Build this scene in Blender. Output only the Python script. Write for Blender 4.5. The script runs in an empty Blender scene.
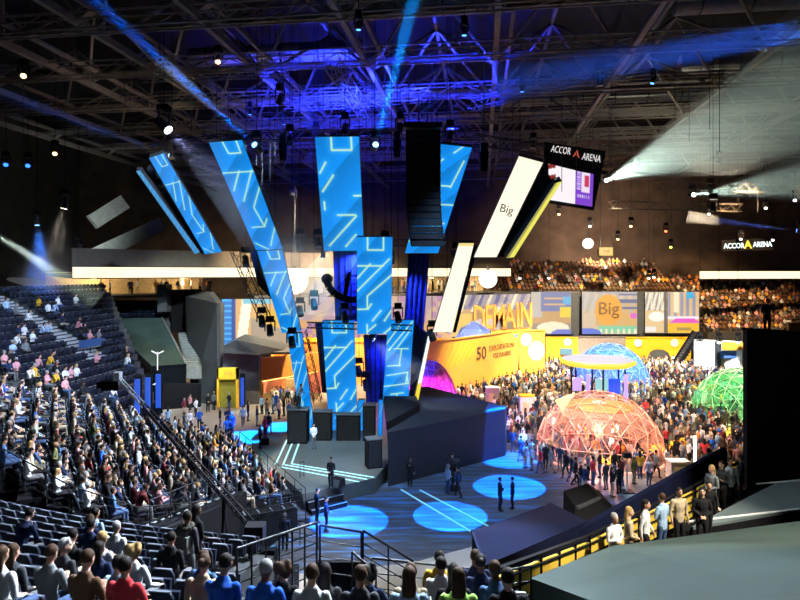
import bpy, bmesh, math, random
import numpy as np
from mathutils import Vector, Matrix, Quaternion

# ------------------------------------------------------------------ camera, world, exposure
SC = bpy.context.scene
COL = SC.collection
EYE = 13.0                       # the photographer's eye above the arena floor
HOR = 272.0                      # image row of the horizon
FPX = 600.0                      # focal length in pixels of an 800 x 600 frame
cam_d = bpy.data.cameras.new('camera')
cam_d.sensor_width = 36.0
cam_d.lens = 36.0 * FPX / 800.0
cam_d.shift_y = -(300.0 - HOR) / 800.0
cam_d.clip_end = 600.0
cam = bpy.data.objects.new('camera', cam_d)
cam.location = (0, 0, EYE)
cam.rotation_euler = (math.pi / 2, 0, 0)
COL.objects.link(cam)
SC.camera = cam

world = bpy.data.worlds.new('world')
world.use_nodes = True
world.node_tree.nodes['Background'].inputs[0].default_value = (0.30, 0.36, 0.5, 1)
world.node_tree.nodes['Background'].inputs[1].default_value = 0.022
SC.world = world

SC.view_settings.view_transform = 'Standard'
SC.view_settings.look = 'None'
SC.view_settings.gamma = 1.0
SC.view_settings.use_curve_mapping = False
SC.view_settings.exposure = 0.0
SC.cycles.max_bounces = 5
SC.cycles.diffuse_bounces = 2
SC.cycles.glossy_bounces = 2
SC.cycles.transparent_max_bounces = 16
SC.cycles.volume_bounces = 0
SC.cycles.sample_clamp_indirect = 3.0
SC.cycles.use_denoising = True
# ------------------------------------------------------------------ helpers
RND = random.Random(7)

def V(*a): return Vector(a)
def at(px, py, Y):
    """a place in the hall seen at that image position, Y metres ahead"""
    return Vector(((px - 400.0) * Y / FPX, Y, EYE - (py - HOR) * Y / FPX))
def onz(px, py, z=0.0):
    Y = (EYE - z) * FPX / (py - HOR)
    return Vector(((px - 400.0) * Y / FPX, Y, z))

MATS = {}
def mat(name, col, rough=0.7, metal=0.0, var=0.15, scale=3.0, spec=0.3, bump=0.0):
    if name in MATS: return MATS[name]
    m = bpy.data.materials.new(name); m.use_nodes = True
    nt = m.node_tree; b = nt.nodes['Principled BSDF']
    b.inputs['Roughness'].default_value = rough
    b.inputs['Metallic'].default_value = metal
    b.inputs['Specular IOR Level'].default_value = spec
    if var > 0:
        tc = nt.nodes.new('ShaderNodeTexCoord'); nz = nt.nodes.new('ShaderNodeTexNoise')
        nz.inputs['Scale'].default_value = scale; nz.inputs['Detail'].default_value = 3
        nt.links.new(tc.outputs['Object'], nz.inputs['Vector'])
        r = nt.nodes.new('ShaderNodeValToRGB')
        r.color_ramp.elements[0].position = 0.3; r.color_ramp.elements[1].position = 0.7
        r.color_ramp.elements[0].color = tuple(c * (1 - var) for c in col) + (1,)
        r.color_ramp.elements[1].color = tuple(min(1, c * (1 + var)) for c in col) + (1,)
        nt.links.new(nz.outputs['Fac'], r.inputs['Fac'])
        nt.links.new(r.outputs['Color'], b.inputs['Base Color'])
        if bump > 0:
            bp = nt.nodes.new('ShaderNodeBump'); bp.inputs['Strength'].default_value = bump
            nt.links.new(nz.outputs['Fac'], bp.inputs['Height']); nt.links.new(bp.outputs['Normal'], b.inputs['Normal'])
    else:
        b.inputs['Base Color'].default_value = tuple(col) + (1,)
    MATS[name] = m
    return m
def glow(name, col, strength=1.0):
    if name in MATS: return MATS[name]
    m = bpy.data.materials.new(name); m.use_nodes = True
    b = m.node_tree.nodes['Principled BSDF']
    b.inputs['Base Color'].default_value = (0.02, 0.02, 0.02, 1)
    b.inputs['Emission Color'].default_value = tuple(col) + (1,)
    b.inputs['Emission Strength'].default_value = strength
    MATS[name] = m
    return m
def screen_mat(name, strength=1.0):
    """lit LED surface, its picture in the colour attribute 'picture'"""
    if name in MATS: return MATS[name]
    m = bpy.data.materials.new(name); m.use_nodes = True
    nt = m.node_tree; b = nt.nodes['Principled BSDF']
    b.inputs['Base Color'].default_value = (0.01, 0.01, 0.01, 1); b.inputs['Roughness'].default_value = 0.5
    a = nt.nodes.new('ShaderNodeAttribute'); a.attribute_name = 'picture'
    nt.links.new(a.outputs['Color'], b.inputs['Emission Color'])
    b.inputs['Emission Strength'].default_value = strength
    MATS[name] = m
    return m
def prop_mat(name, prop, rough=0.8, kind='OBJECT'):
    if name in MATS: return MATS[name]
    m = bpy.data.materials.new(name); m.use_nodes = True
    nt = m.node_tree; b = nt.nodes['Principled BSDF']
    b.inputs['Roughness'].default_value = rough; b.inputs['Specular IOR Level'].default_value = 0.2
    a = nt.nodes.new('ShaderNodeAttribute'); a.attribute_name = prop; a.attribute_type = kind
    tc = nt.nodes.new('ShaderNodeTexCoord'); nz = nt.nodes.new('ShaderNodeTexNoise'); nz.inputs['Scale'].default_value = 9
    nt.links.new(tc.outputs['Object'], nz.inputs['Vector'])
    mr = nt.nodes.new('ShaderNodeMapRange'); mr.inputs[3].default_value = 0.75; mr.inputs[4].default_value = 1.2
    nt.links.new(nz.outputs['Fac'], mr.inputs[0])
    mx = nt.nodes.new('ShaderNodeVectorMath'); mx.operation = 'SCALE'
    nt.links.new(a.outputs['Color'], mx.inputs[0]); nt.links.new(mr.outputs[0], mx.inputs['Scale'])
    nt.links.new(mx.outputs[0], b.inputs['Base Color'])
    MATS[name] = m
    return m

def wloc(o):
    p = Vector((0, 0, 0))
    while o is not None:
        p = p + o.location; o = o.parent
    return p
def link(o, parent=None):
    COL.objects.link(o)
    if parent is not None: o.parent = parent
    return o
def tag(o, label=None, cat=None, group=None, kind=None):
    if label: o['label'] = label
    if cat: o['category'] = cat
    if group: o['group'] = group
    if kind: o['kind'] = kind
    return o
def thing(name, label, cat, loc=(0, 0, 0), group=None, rz=0.0):
    o = bpy.data.objects.new(name, None); COL.objects.link(o)
    o.empty_display_size = 0.2
    o.location = loc; o.rotation_euler = (0, 0, rz)
    return tag(o, label, cat, group)
def copy_tree(o, parent=None):
    c = o.copy(); COL.objects.link(c); c.parent = parent
    for ch in o.children: copy_tree(ch, c)
    return c

class MB:
    """collects shapes, links them as one mesh object"""
    def __init__(s): s.v = []; s.f = []; s.m = []; s.sm = []
    def add(s, vs, fs, mi=0, smooth=False):
        b = len(s.v); s.v += [tuple(p) for p in vs]
        for f in fs: s.f.append(tuple(i + b for i in f)); s.m.append(mi); s.sm.append(smooth)
    def hexa(s, p, mi=0):
        s.add(p, [(0, 3, 2, 1), (4, 5, 6, 7), (0, 1, 5, 4), (1, 2, 6, 5), (2, 3, 7, 6), (3, 0, 4, 7)], mi)
    def box(s, c, d, rz=0.0, mi=0):
        x, y, z = d[0] / 2, d[1] / 2, d[2] / 2
        cs, sn = math.cos(rz), math.sin(rz)
        pts = []
        for (a, b, e) in ((-x, -y, -z), (x, -y, -z), (x, y, -z), (-x, y, -z), (-x, -y, z), (x, -y, z), (x, y, z), (-x, y, z)):
            pts.append((c[0] + a * cs - b * sn, c[1] + a * sn + b * cs, c[2] + e))
        s.hexa(pts, mi); return s
    def beam(s, a, b, w, h=None, mi=0, up=(0, 0, 1)):
        a = Vector(a); b = Vector(b); h = h or w
        d = (b - a).normalized(); u = Vector(up)
        if abs(d.dot(u)) > 0.98: u = Vector((0, 1, 0))
        r = d.cross(u).normalized() * (w / 2); q = r.cross(d).normalized() * (h / 2)
        s.hexa([a - r - q, a + r - q, b + r - q, b - r - q, a - r + q, a + r + q, b + r + q, b - r + q], mi); return s
    def tube(s, a, b, r0, r1=None, n=8, mi=0, caps=True):
        a = Vector(a); b = Vector(b); r1 = r0 if r1 is None else r1
        d = (b - a).normalized(); u = Vector((0, 0, 1)) if abs(d.z) < 0.95 else Vector((1, 0, 0))
        e = d.cross(u).normalized(); g = e.cross(d)
        vs = []
        for (c, r) in ((a, r0), (b, r1)):
            for i in range(n):
                t = 2 * math.pi * i / n; vs.append(c + e * (math.cos(t) * r) + g * (math.sin(t) * r))
        fs = [(i, i + n, (i + 1) % n + n, (i + 1) % n) for i in range(n)]
        s.add(vs, fs, mi, True)
        if caps: s.add(vs, [tuple(range(n)), tuple(range(2 * n - 1, n - 1, -1))], mi)
        return s
    def prism(s, pts, vec, mi=0):
        n = len(pts); vec = Vector(vec)
        vs = [Vector(p) for p in pts] + [Vector(p) + vec for p in pts]
        s.add(vs, [tuple(range(n - 1, -1, -1)), tuple(range(n, 2 * n))] + [(i, (i + 1) % n, (i + 1) % n + n, i + n) for i in range(n)], mi)
        return s
    def ball(s, c, r, nu=12, nv=8, mi=0):
        if not hasattr(r, '__len__'): r = (r, r, r)
        vs = []; fs = []
        for j in range(nv + 1):
            ph = math.pi * j / nv
            for i in range(nu):
                t = 2 * math.pi * i / nu
                vs.append((c[0] + r[0] * math.sin(ph) * math.cos(t), c[1] + r[1] * math.sin(ph) * math.sin(t), c[2] + r[2] * math.cos(ph)))
        for j in range(nv):
            for i in range(nu): fs.append((j * nu + i, (j + 1) * nu + i, (j + 1) * nu + (i + 1) % nu, j * nu + (i + 1) % nu))
        s.add(vs, fs, mi, True); return s
    def lathe(s, c, prof, n=24, mi=0, ax='z'):
        vs = []; fs = []; k = len(prof)
        for i in range(n):
            t = 2 * math.pi * i / n
            for (r, z) in prof: vs.append((c[0] + r * math.cos(t), c[1] + r * math.sin(t), c[2] + z))
        for i in range(n):
            for j in range(k - 1): fs.append((i * k + j, ((i + 1) % n) * k + j, ((i + 1) % n) * k + j + 1, i * k + j + 1))
        s.add(vs, fs, mi, True); return s
    def build(s, name, mats, parent=None, loc=None, weld=False):
        me = bpy.data.meshes.new(name)
        off = wloc(parent) if parent is not None else Vector((0, 0, 0))
        if loc is not None: off = off + Vector(loc) if parent is not None else Vector(loc)
        me.from_pydata([(p[0] - off[0], p[1] - off[1], p[2] - off[2]) for p in s.v], [], s.f)
        if not isinstance(mats, (list, tuple)): mats = [mats]
        for mm in mats: me.materials.append(mm)
        me.polygons.foreach_set('material_index', s.m)
        me.polygons.foreach_set('use_smooth', s.sm)
        me.update()
        bm = bmesh.new(); bm.from_mesh(me)
        if weld: bmesh.ops.remove_doubles(bm, verts=bm.verts, dist=1e-5)
        bmesh.ops.recalc_face_normals(bm, faces=bm.faces); bm.to_mesh(me); bm.free()
        o = bpy.data.objects.new(name, me); COL.objects.link(o)
        if parent is not None: o.parent = parent
        if loc is not None: o.location = loc
        return o

_unit = {}
def unit_rod(m, n=6, square=False):
    k = (m.name, n, square)
    if k not in _unit:
        b = MB()
        if square: b.box((0, 0, 0.5), (1, 1, 1))
        else: b.tube((0, 0, 0), (0, 0, 1), 1.0, n=n)
        o = b.build('rod', m); me = o.data; bpy.data.objects.remove(o); _unit[k] = me
    return _unit[k]
def rod(name, a, b, w, h, m, parent, n=6, square=False):
    """one strut / rail / bar: its own object, sharing a mesh with its likes"""
    a = Vector(a); b = Vector(b); d = b - a
    o = bpy.data.objects.new(name, unit_rod(m, n, square)); COL.objects.link(o)
    o.parent = parent
    o.location = a - (wloc(parent) if parent is not None else Vector((0, 0, 0)))
    o.rotation_mode = 'QUATERNION'
    o.rotation_quaternion = d.to_track_quat('Z', 'Y')
    o.scale = (w, h, d.length)
    return o

def text_mesh(body, size, extrude=0.0, bold=0.0, align='CENTER'):
    c = bpy.data.curves.new('lettering', 'FONT'); c.body = body; c.size = size
    c.extrude = extrude; c.offset = bold; c.align_x = align; c.align_y = 'CENTER'; c.resolution_u = 3
    o = bpy.data.objects.new('lettering', c); COL.objects.link(o)
    dg = bpy.context.evaluated_depsgraph_get()
    me = bpy.data.meshes.new_from_object(o.evaluated_get(dg))
    bpy.data.objects.remove(o); bpy.data.curves.remove(c)
    return me
def lettering(name, body, size, origin, xdir, updir, m, parent=None, extrude=0.02, bold=0.0, align='CENTER', sx=1.0):
    me = text_mesh(body, size, extrude, bold, align)
    me.materials.clear(); me.materials.append(m)
    x = Vector(xdir).normalized(); y = Vector(updir).normalized(); z = x.cross(y).normalized(); y = z.cross(x)
    o = bpy.data.objects.new(name, me); COL.objects.link(o)
    R = Matrix((x * sx, y, z)).transposed().to_4x4()
    org = Vector(origin) - (wloc(parent) if parent is not None else Vector((0, 0, 0)))
    if parent is not None: o.parent = parent
    o.matrix_local = Matrix.Translation(org) @ R
    return o

def seg_dist(P, a, b):
    a = np.array(a, float); b = np.array(b, float); d = b - a
    t = np.clip(((P - a) @ d) / max(1e-9, d @ d), 0, 1)
    return np.linalg.norm(P - (a + t[:, None] * d), axis=1)
def screen_surface(name, corners, nx, ny, paint, parent, m, off=0.02):
    """corners: top-left, top-right, bottom-right, bottom-left; paint(u, v) -> rgb arrays"""
    tl, tr, br, bl = [Vector(c) for c in corners]
    nrm = (tr - tl).cross(bl - tl).normalized()
    if nrm.dot(Vector((0, 0, EYE)) - tl) < 0: nrm = -nrm
    base = wloc(parent) if parent is not None else Vector((0, 0, 0))
    U, Wv = np.meshgrid(np.linspace(0, 1, nx), np.linspace(0, 1, ny))
    U = U.ravel(); Wv = Wv.ravel()
    A = [np.array(c + nrm * off - base) for c in (tl, tr, br, bl)]
    P = (A[0][None] * ((1 - U) * (1 - Wv))[:, None] + A[1][None] * (U * (1 - Wv))[:, None] + A[2][None] * (U * Wv)[:, None] + A[3][None] * ((1 - U) * Wv)[:, None])
    i, j = np.meshgrid(np.arange(nx - 1), np.arange(ny - 1)); k = (j * nx + i).ravel()
    F = np.stack([k, k + nx, k + nx + 1, k + 1], 1)
    me = bpy.data.meshes.new(name); me.from_pydata(P.tolist(), [], F.tolist())
    col = np.ones((len(P), 4)); col[:, :3] = paint(U, Wv)
    at_ = me.color_attributes.new('picture', 'FLOAT_COLOR', 'POINT')
    at_.data.foreach_set('color', col.astype(np.float32).ravel())
    me.materials.append(m); me.update()
    o = bpy.data.objects.new(name, me); COL.objects.link(o)
    if parent is not None: o.parent = parent
    return o
# ------------------------------------------------------------------ materials of the hall
M_black = mat('black_paint', (0.009, 0.009, 0.011), 0.85, spec=.06)
M_blackm = mat('black_metal', (0.02, 0.02, 0.022), 0.45, 0.4)
M_drape = mat('black_drape', (0.006, 0.007, 0.010), 0.95, spec=.05, bump=0.2, scale=2)
M_dark = mat('dark_grey', (0.05, 0.055, 0.062), 0.8)
M_conc = mat('concrete', (0.18, 0.19, 0.19), 0.9, bump=0.1)
M_concd = mat('dark_concrete', (0.05, 0.053, 0.058), 0.9, bump=0.1)
M_steel = mat('roof_steel', (0.17, 0.155, 0.14), 0.55, 0.2)
M_roof = mat('roof_deck', (0.016, 0.016, 0.02), 0.9, scale=0.5)
M_tarp = mat('grey_tarpaulin', (0.030, 0.051, 0.046), 0.8, scale=0.6, var=0.2, bump=0.12)
M_tarp2 = mat('dark_tarpaulin', (0.005, 0.007, 0.024), 0.9, scale=0.8, spec=.05)
M_alu = mat('aluminium', (0.6, 0.62, 0.65), 0.35, 0.8)
M_white = mat('white_laminate', (0.75, 0.75, 0.74), 0.5, var=0.05)
M_yellow = mat('yellow_board', (0.85, 0.50, 0.03), 0.6, var=0.06)
M_orange = mat('orange_board', (0.85, 0.34, 0.06), 0.6, var=0.06)
M_pink = mat('pink_board', (0.75, 0.30, 0.30), 0.6, var=0.06)
M_seat = mat('seat_plastic', (0.012, 0.017, 0.034), 0.4, spec=0.35, var=0.1)
M_seatw = mat('seat_edge', (0.17, 0.19, 0.23), 0.4, var=0.05)
M_unused_seat = mat('orange_seat', (0.35, 0.14, 0.05), 0.6)

def floor_mat():
    m = bpy.data.materials.new('printed_floor'); m.use_nodes = True; nt = m.node_tree; b = nt.nodes['Principled BSDF']
    b.inputs['Roughness'].default_value = 0.5
    tc = nt.nodes.new('ShaderNodeTexCoord'); mp = nt.nodes.new('ShaderNodeMapping')
    mp.inputs['Rotation'].default_value = (0, 0, math.radians(-24)); mp.inputs['Scale'].default_value = (0.16, 1.5, 1)
    nz = nt.nodes.new('ShaderNodeTexNoise'); nz.inputs['Scale'].default_value = 2.0; nz.inputs['Detail'].default_value = 4
    nt.links.new(tc.outputs['Object'], mp.inputs['Vector']); nt.links.new(mp.outputs[0], nz.inputs['Vector'])
    r = nt.nodes.new('ShaderNodeValToRGB'); e = r.color_ramp.elements
    e[0].position = 0.38; e[0].color = (0.022, 0.024, 0.03, 1); e[1].position = 0.66; e[1].color = (0.03, 0.14, 0.36, 1)
    x = e.new(0.52); x.color = (0.055, 0.052, 0.058, 1)
    nt.links.new(nz.outputs['Fac'], r.inputs['Fac']); nt.links.new(r.outputs[0], b.inputs['Base Color'])
    return m

# ------------------------------------------------------------------ the hall: floor, walls
def struct(mb, name, m, parent=None, label=None):
    o = mb.build(name, m, parent)
    if parent is None: o['kind'] = 'structure'
    if label: o['label'] = label
    return o
b = MB(); b.box((8, 42, -0.15), (150, 130, 0.3))
FLOOR = struct(b, 'floor', mat('hall_floor', (0.24, 0.22, 0.19), 0.55, scale=0.4, var=0.12), label='wide beige and grey arena floor')
def zone(name, pts, m, z=0.012):
    b = MB(); b.prism([(p[0], p[1], 0.0) for p in pts], (0, 0, z)); return b.build(name, m, FLOOR)
zone('printed_floor', [(-9.5, 36), (-9.0, 25), (0.45, 26.8), (3.4, 28.4), (13, 33.8), (12.5, 43), (8, 50), (-4, 38)], floor_mat())
zone('carpet', [(8.6, 45), (13, 42), (20, 30), (60, 40), (60, 92), (3, 92), (3, 56)], mat('expo_carpet', (0.10, 0.075, 0.055), 0.9, scale=1.2, var=0.25))
for (a, w) in (((onz(600, 462), onz(745, 428)), 0), ((onz(640, 505), onz(760, 462)), 0)):
    p, q = a; d = (q - p).normalized(); n = Vector((-d.y, d.x, 0)) * 0.7
    zone('yellow_strip', [p - n, q - n, q + n, p + n], M_yellow, 0.02)

zone('yellow_strip', [onz(655, 489), onz(747, 458), onz(747, 474), onz(672, 496)], M_yellow, 0.03)
b = MB(); b.box((8, 104, 16), (160, 1, 40)); struct(b, 'wall_back', mat('back_wall', (0.085, 0.06, 0.045), 0.9, scale=0.4, var=0.3), label='dark brown far wall of the hall')
b = MB(); b.box((-56, 42, 16), (1, 130, 40)); struct(b, 'wall_left', mat('side_wall', (0.06, 0.06, 0.058), 0.9, scale=0.4, var=0.2), label='dark grey side wall behind the upper seats')
b = MB(); b.box((78, 42, 16), (1, 130, 40)); struct(b, 'wall_right', MATS['side_wall'], label='dark grey side wall behind the right stand')
b = MB(); b.box((8, -20, 16), (160, 1, 40)); struct(b, 'wall_front', MATS['side_wall'], label='dark wall behind the upper rows')

# ------------------------------------------------------------------ the roof: deck, girders along and across, pyramid struts
b = MB(); b.box((8, 42, 36.2), (160, 130, 0.4))
CEIL = struct(b, 'ceiling', M_roof, label='dark roof deck over an open steel space frame')
RA = Vector((0.137, 0.9906, 0)); RB = Vector((0.9906, -0.137, 0))
def roofp(p, q, z): return RA * q + RB * p + Vector((0, 0, z))
PS = [-45, -37, -29, -22.5, -15.5, -7.7, 0.8, 9.2, 18, 27, 36, 45]
QS = [25, 33, 41, 49, 57, 65, 74, 84, 94]
ZG = 27.0
for i, p in enumerate(PS):
    bm_ = MB()
    bm_.beam(roofp(p, 16, ZG), roofp(p, 98, ZG), 0.32, 0.42)
    o = bm_.build('roof_girder', M_steel, CEIL)
    tw = MB()                                     # the girder's upper flange and web plates
    tw.beam(roofp(p + 0.9, 16, ZG + 0.7), roofp(p + 0.9, 98, ZG + 0.7), 0.2, 0.28)
    tw.build('upper_flange', M_steel, o)
    for k in range(8):
        q = 22 + k * 9
        wp = MB(); wp.beam(roofp(p, q, ZG + .1), roofp(p + 0.9, q, ZG + 0.7), 0.5, 0.07); wp.build('web_plate', M_steel, o)
for j, q in enumerate(QS):
    bm_ = MB(); bm_.beam(roofp(-46, q, ZG + 0.45), roofp(46, q, ZG + 0.45), 0.22, 0.3); o = bm_.build('cross_girder', M_steel, CEIL)
    cw = MB()                                     # service gangway hung beside the cross girder
    cw.beam(roofp(-46, q + 1.6, ZG + 1.2), roofp(46, q + 1.6, ZG + 1.2), 0.9, 0.08)
    cw.beam(roofp(-46, q + 1.2, ZG + 2.1), roofp(46, q + 1.2, ZG + 2.1), 0.06, 0.06)
    cw.beam(roofp(-46, q + 2.0, ZG + 2.1), roofp(46, q + 2.0, ZG + 2.1), 0.06, 0.06)
    cw.build('gangway', mat('gangway_steel', (0.10, 0.095, 0.09), 0.6, 0.2), o)
for i in range(1, len(PS) - 2):
    for j in range(len(QS) - 2):
        pc = (PS[i] + PS[i + 1]) / 2; qc = (QS[j] + QS[j + 1]) / 2
        ap = roofp(pc, qc, ZG + 4.2)
        for (p, q) in ((PS[i], QS[j]), (PS[i + 1], QS[j]), (PS[i], QS[j + 1]), (PS[i + 1], QS[j + 1])):
            if abs(p) > 38: continue
            rod('roof_strut', roofp(p, q, ZG), ap, 0.11, 0.11, M_steel, CEIL)
for i in range(2, len(PS) - 3):                   # upper chords through the pyramid tops
    pc = (PS[i] + PS[i + 1]) / 2
    rod('upper_chord', roofp(pc, 29, ZG + 4.2), roofp(pc, 79, ZG + 4.2), 0.16, 0.16, M_steel, CEIL)
for (p, q, ln) in ((3, 33, 9), (-4, 38, 12), (22, 40, 20), (27, 52, 22), (-16, 45, 14), (12, 60, 20)):
    b = MB(); b.tube(roofp(p - ln / 2, q, ZG + 3.0), roofp(p + ln / 2, q, ZG + 3.0), 0.75, n=16)
    d = b.build('air_duct', mat('duct_sheet', (0.22, 0.22, 0.23), 0.5, 0.3), CEIL)
    for k in range(int(ln // 3)):
        c = MB(); x = p - ln / 2 + 1.5 + 3 * k; c.tube(roofp(x - .05, q, ZG + 3), roofp(x + .05, q, ZG + 3), 0.8, n=16); c.build('duct_collar', M_dark, d)
rr = random.Random(3)
for k in range(70):                               # thin hangers and cables
    p = rr.uniform(-34, 36); q = rr.uniform(36, 80); z = rr.uniform(19, 24)
    rod('hanger_cable', roofp(p, q, z), roofp(p, q, ZG + 0.4), 0.025, 0.025, M_dark, CEIL, n=4)

for k, q in enumerate((30, 37, 45, 53, 61, 69)):       # lattice gangways slung across under the girders
    z = ZG - 0.9; n = 44
    a, c = roofp(-40, q, z), roofp(40, q, z)
    g = MB()
    for e in (V(0, -.45, 0), V(0, .45, 0), V(0, -.45, .9), V(0, .45, .9)): g.beam(a + e, c + e, .09, .09)
    o = g.build('lattice_chords', M_steel, CEIL)
    l = MB()
    for i in range(n):
        p, r = a.lerp(c, i / n), a.lerp(c, (i + 1) / n)
        if i % 2: p, r = r, p
        l.beam(p + V(0, -.45, 0), r + V(0, -.45, .9), .05, .05); l.beam(p + V(0, .45, 0), r + V(0, .45, .9), .05, .05); l.beam(p + V(0, -.45, 0), r + V(0, .45, 0), .05, .05)
    tag(l.build('lattice_lacing', M_steel, o), kind='stuff')
# ------------------------------------------------------------------ stands
N1 = Vector((0.866, 0.5, 0)); U1 = Vector((-0.5, 0.866, 0)); F0 = Vector((-5.6, 30.6, 0))
D_ROWS, D_PITCH, D_RISE, D_Z0 = 16, 0.85, 0.315, 0.9
def d_near(s):
    t = -0.8 * s                                  # keep clear of the near stand's front wall
    while t < 12:
        p = F0 + U1 * t - N1 * (s + 0.55)
        if math.hypot(p.x - 2.0, p.y - 52.0) < 34.7: return t
        t += 0.1
    return t
def d_far(s): return 12.5 + 0.05 * s
ST1 = thing('grandstand', 'black temporary grandstand packed with spectators beside the stage', 'grandstand', F0)
for k in range(D_ROWS):
    s0 = k * D_PITCH; z = D_Z0 + k * D_RISE; zb = max(0.0, z - D_RISE - 0.05) if k else 0.0
    t0, t1 = d_near(s0), d_far(s0)
    a = F0 + U1 * t0 - N1 * (s0 - 0.35); c = F0 + U1 * t1 - N1 * (s0 - 0.35)
    b = MB(); e = -N1 * (D_PITCH + 0.02)
    b.prism([a + V(0, 0, zb), c + V(0, 0, zb), c + e + V(0, 0, zb), a + e + V(0, 0, zb)], (0, 0, z - zb))
    o = b.build('step', M_black, ST1)
    g = MB(); g.beam(a + V(0, 0, z + .012), c + V(0, 0, z + .012), 0.05, 0.03); g.build('step_edge', M_seatw, o)
# side cladding of the grandstand towards the photographer
b = MB()
pts = [F0 + N1 * 0.4]; top = []
for k in range(D_ROWS):
    s0 = k * D_PITCH
    p = F0 + U1 * (d_near(s0) - 0.05) - N1 * (s0 - 0.35)
    q = F0 + U1 * (d_near(s0 + D_PITCH) - 0.05) - N1 * (s0 - 0.35 + D_PITCH)
    z = D_Z0 + k * D_RISE
    b.prism([p, q, q + V(0, 0, z), p + V(0, 0, z)], (0.03, -0.03, 0))
b.build('side_cladding', M_drape, ST1)

# near stand, rows curve gently around the stage; the photographer stands at its top
NC = Vector((2.0, 52.0, 0))
def n_pt(r, th): return NC + Vector((math.sin(th) * r, -math.cos(th) * r, 0))
N_R0, N_PITCH, N_RISE = 35.5, 0.85, 0.345
def n_z(k): return 5.0 + 0.275 * min(k, 9) + 0.40 * max(0, k - 9)            # row 0 is the lowest
ST2 = thing('grandstand', 'dark concrete stand with rows of folding seats around the railed stairwell', 'grandstand', (0, 6, 0))
def ring_prism(mb, r0, r1, th0, th1, z0, z1, n=14):
    for i in range(n):
        a = th0 + (th1 - th0) * i / n; c = th0 + (th1 - th0) * (i + 1) / n
        p = [n_pt(r0, a), n_pt(r0, c), n_pt(r1, c), n_pt(r1, a)]
        mb.hexa([v + V(0, 0, z0) for v in p] + [v + V(0, 0, z1) for v in p])
for k in range(20):
    r0 = N_R0 + k * N_PITCH; z = n_z(k)
    right = -0.157 if k < 6 else (-0.112 if k < 9 else 0.012)
    b = MB(); ring_prism(b, r0, r0 + N_PITCH, -0.62, right, z - N_RISE - 0.4, z)
    if k in (7, 8): ring_prism(b, r0, r0 + N_PITCH, -0.045, 0.008, z - N_RISE - 0.4, z, 4)
    b.build('step', M_concd, ST2)
b = MB(); ring_prism(b, N_R0 - 0.25, N_R0, -0.62, -0.157, 0, n_z(0) + 0.12); b.build('front_wall', M_drape, ST2)
b = MB(); ring_prism(b, N_R0 + 6 * N_PITCH - 0.2, N_R0 + 6 * N_PITCH, -0.157, -0.112, 0, n_z(5)); b.build('front_wall', M_drape, ST2)

# upper side stand, steep rows of dark blue seats
N3 = Vector((0.99, -0.15, 0)); U3 = Vector((0.15, 0.99, 0)); F3 = Vector((-17.0, 44.0, 0))
S3_ROWS, S3_PITCH, S3_RISE, S3_Z0 = 19, 0.85, 0.43, 3.2
def s3_pt(k, t): return F3 + U3 * t - N3 * (k * S3_PITCH) + V(0, 0, S3_Z0 + k * S3_RISE)
def s3_t0(k):
    if k >= 11: return -9.0
    x = -17.0 - .8415 * k                         # start beyond the far edge of the packed grandstand
    return (41.45 - .44 * (-x - 11.8) / .89 + .9 - 44 - .1275 * k) / .99
def s3_t1(k): return -1.5 + k * 0.93
ST3 = thing('grandstand', 'steep side stand of dark blue seats below the lit band', 'grandstand', F3)
for k in range(S3_ROWS):
    b = MB(); a = s3_pt(k, s3_t0(k)) + N3 * .35; c = s3_pt(k, s3_t1(k)) + N3 * .35
    e = -N3 * (S3_PITCH + .02); d = V(0, 0, -S3_RISE - 0.5)
    b.prism([a, c, c + e, a + e], d); b.build('step', M_concd, ST3)
b = MB(); a = s3_pt(0, s3_t0(0)) + N3 * .4; c = s3_pt(0, s3_t1(0)) + N3 * .4
b.prism([a + V(0, 0, .7), c + V(0, 0, .7), V(c.x, c.y, 0), V(a.x, a.y, 0)], -N3 * .15); b.build('front_wall', M_drape, ST3)
# the pale aisle stairs between its two blocks
for k in range(7, S3_ROWS):
    for h in (0, 1):
        b = MB(); p = s3_pt(k, 0.8) - N3 * (h * S3_PITCH / 2) + V(0, 0, h * S3_RISE / 2)
        b.prism([p + U3 * -1.0 + N3 * .2, p + U3 * 1.0 + N3 * .2, p + U3 * 1.0 - N3 * .2, p - U3 * 1.0 - N3 * .2], (0, 0, 0.14)); b.build('stair_tread', mat('pale_tread', (.36, .37, .38), .8), ST3)

# tarpaulin-covered block beside the portal, with its stairs and the portal walls
TL, TR, BR, BL = at(102, 318, 67), at(161, 318, 67), at(185, 364, 58), at(152, 366, 58)
t = thing('covered_seat_block', 'grey tarpaulin stretched over seats beside the portal stairs', 'tarpaulin', (BL + BR) / 2)
b = MB(); b.prism([TL, TR, BR, BL], (0, 0.5, -0.9)); b.build('tarpaulin', M_tarp, t)
b = MB(); b.beam(TR + V(.1, 0, .08), BR + V(.1, 0, .08), 0.18, 0.1); b.build('edge_rail', M_alu, t)
b = MB(); b.prism([BL, BR, V(BR.x, BR.y, 0), V(BL.x, BL.y, 0)], (0, .3, 0)); b.build('front_skirt', M_drape, t)
t = thing('portal_staircase', 'grey staircase climbing to the dark portal beside the tarpaulin', 'staircase', (-20, 58, 0))
for k in range(16):
    f = k / 15.0; c = at(194.3 - 9.3 * f, 366 - 33 * f, 58 + 7.5 * f)
    b = MB(); b.box((c.x, c.y, c.z - .6), (1.25, 0.5, 1.2)); b.build('stair_tread', M_conc if k % 1 == 0 else M_concd, t)
t = thing('portal', 'tall dark portal in the grey wall above the stairs', 'portal', (at(177, 333, 66).x, 66.5, 0))
p = at(167, 333, 66); q = at(191, 290, 66)
b = MB(); b.box(((p.x + q.x) / 2, 68.5, (p.z + q.z) / 2), (q.x - p.x, 2.5, q.z - p.z)); b.build('portal_recess', M_black, t)
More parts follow.
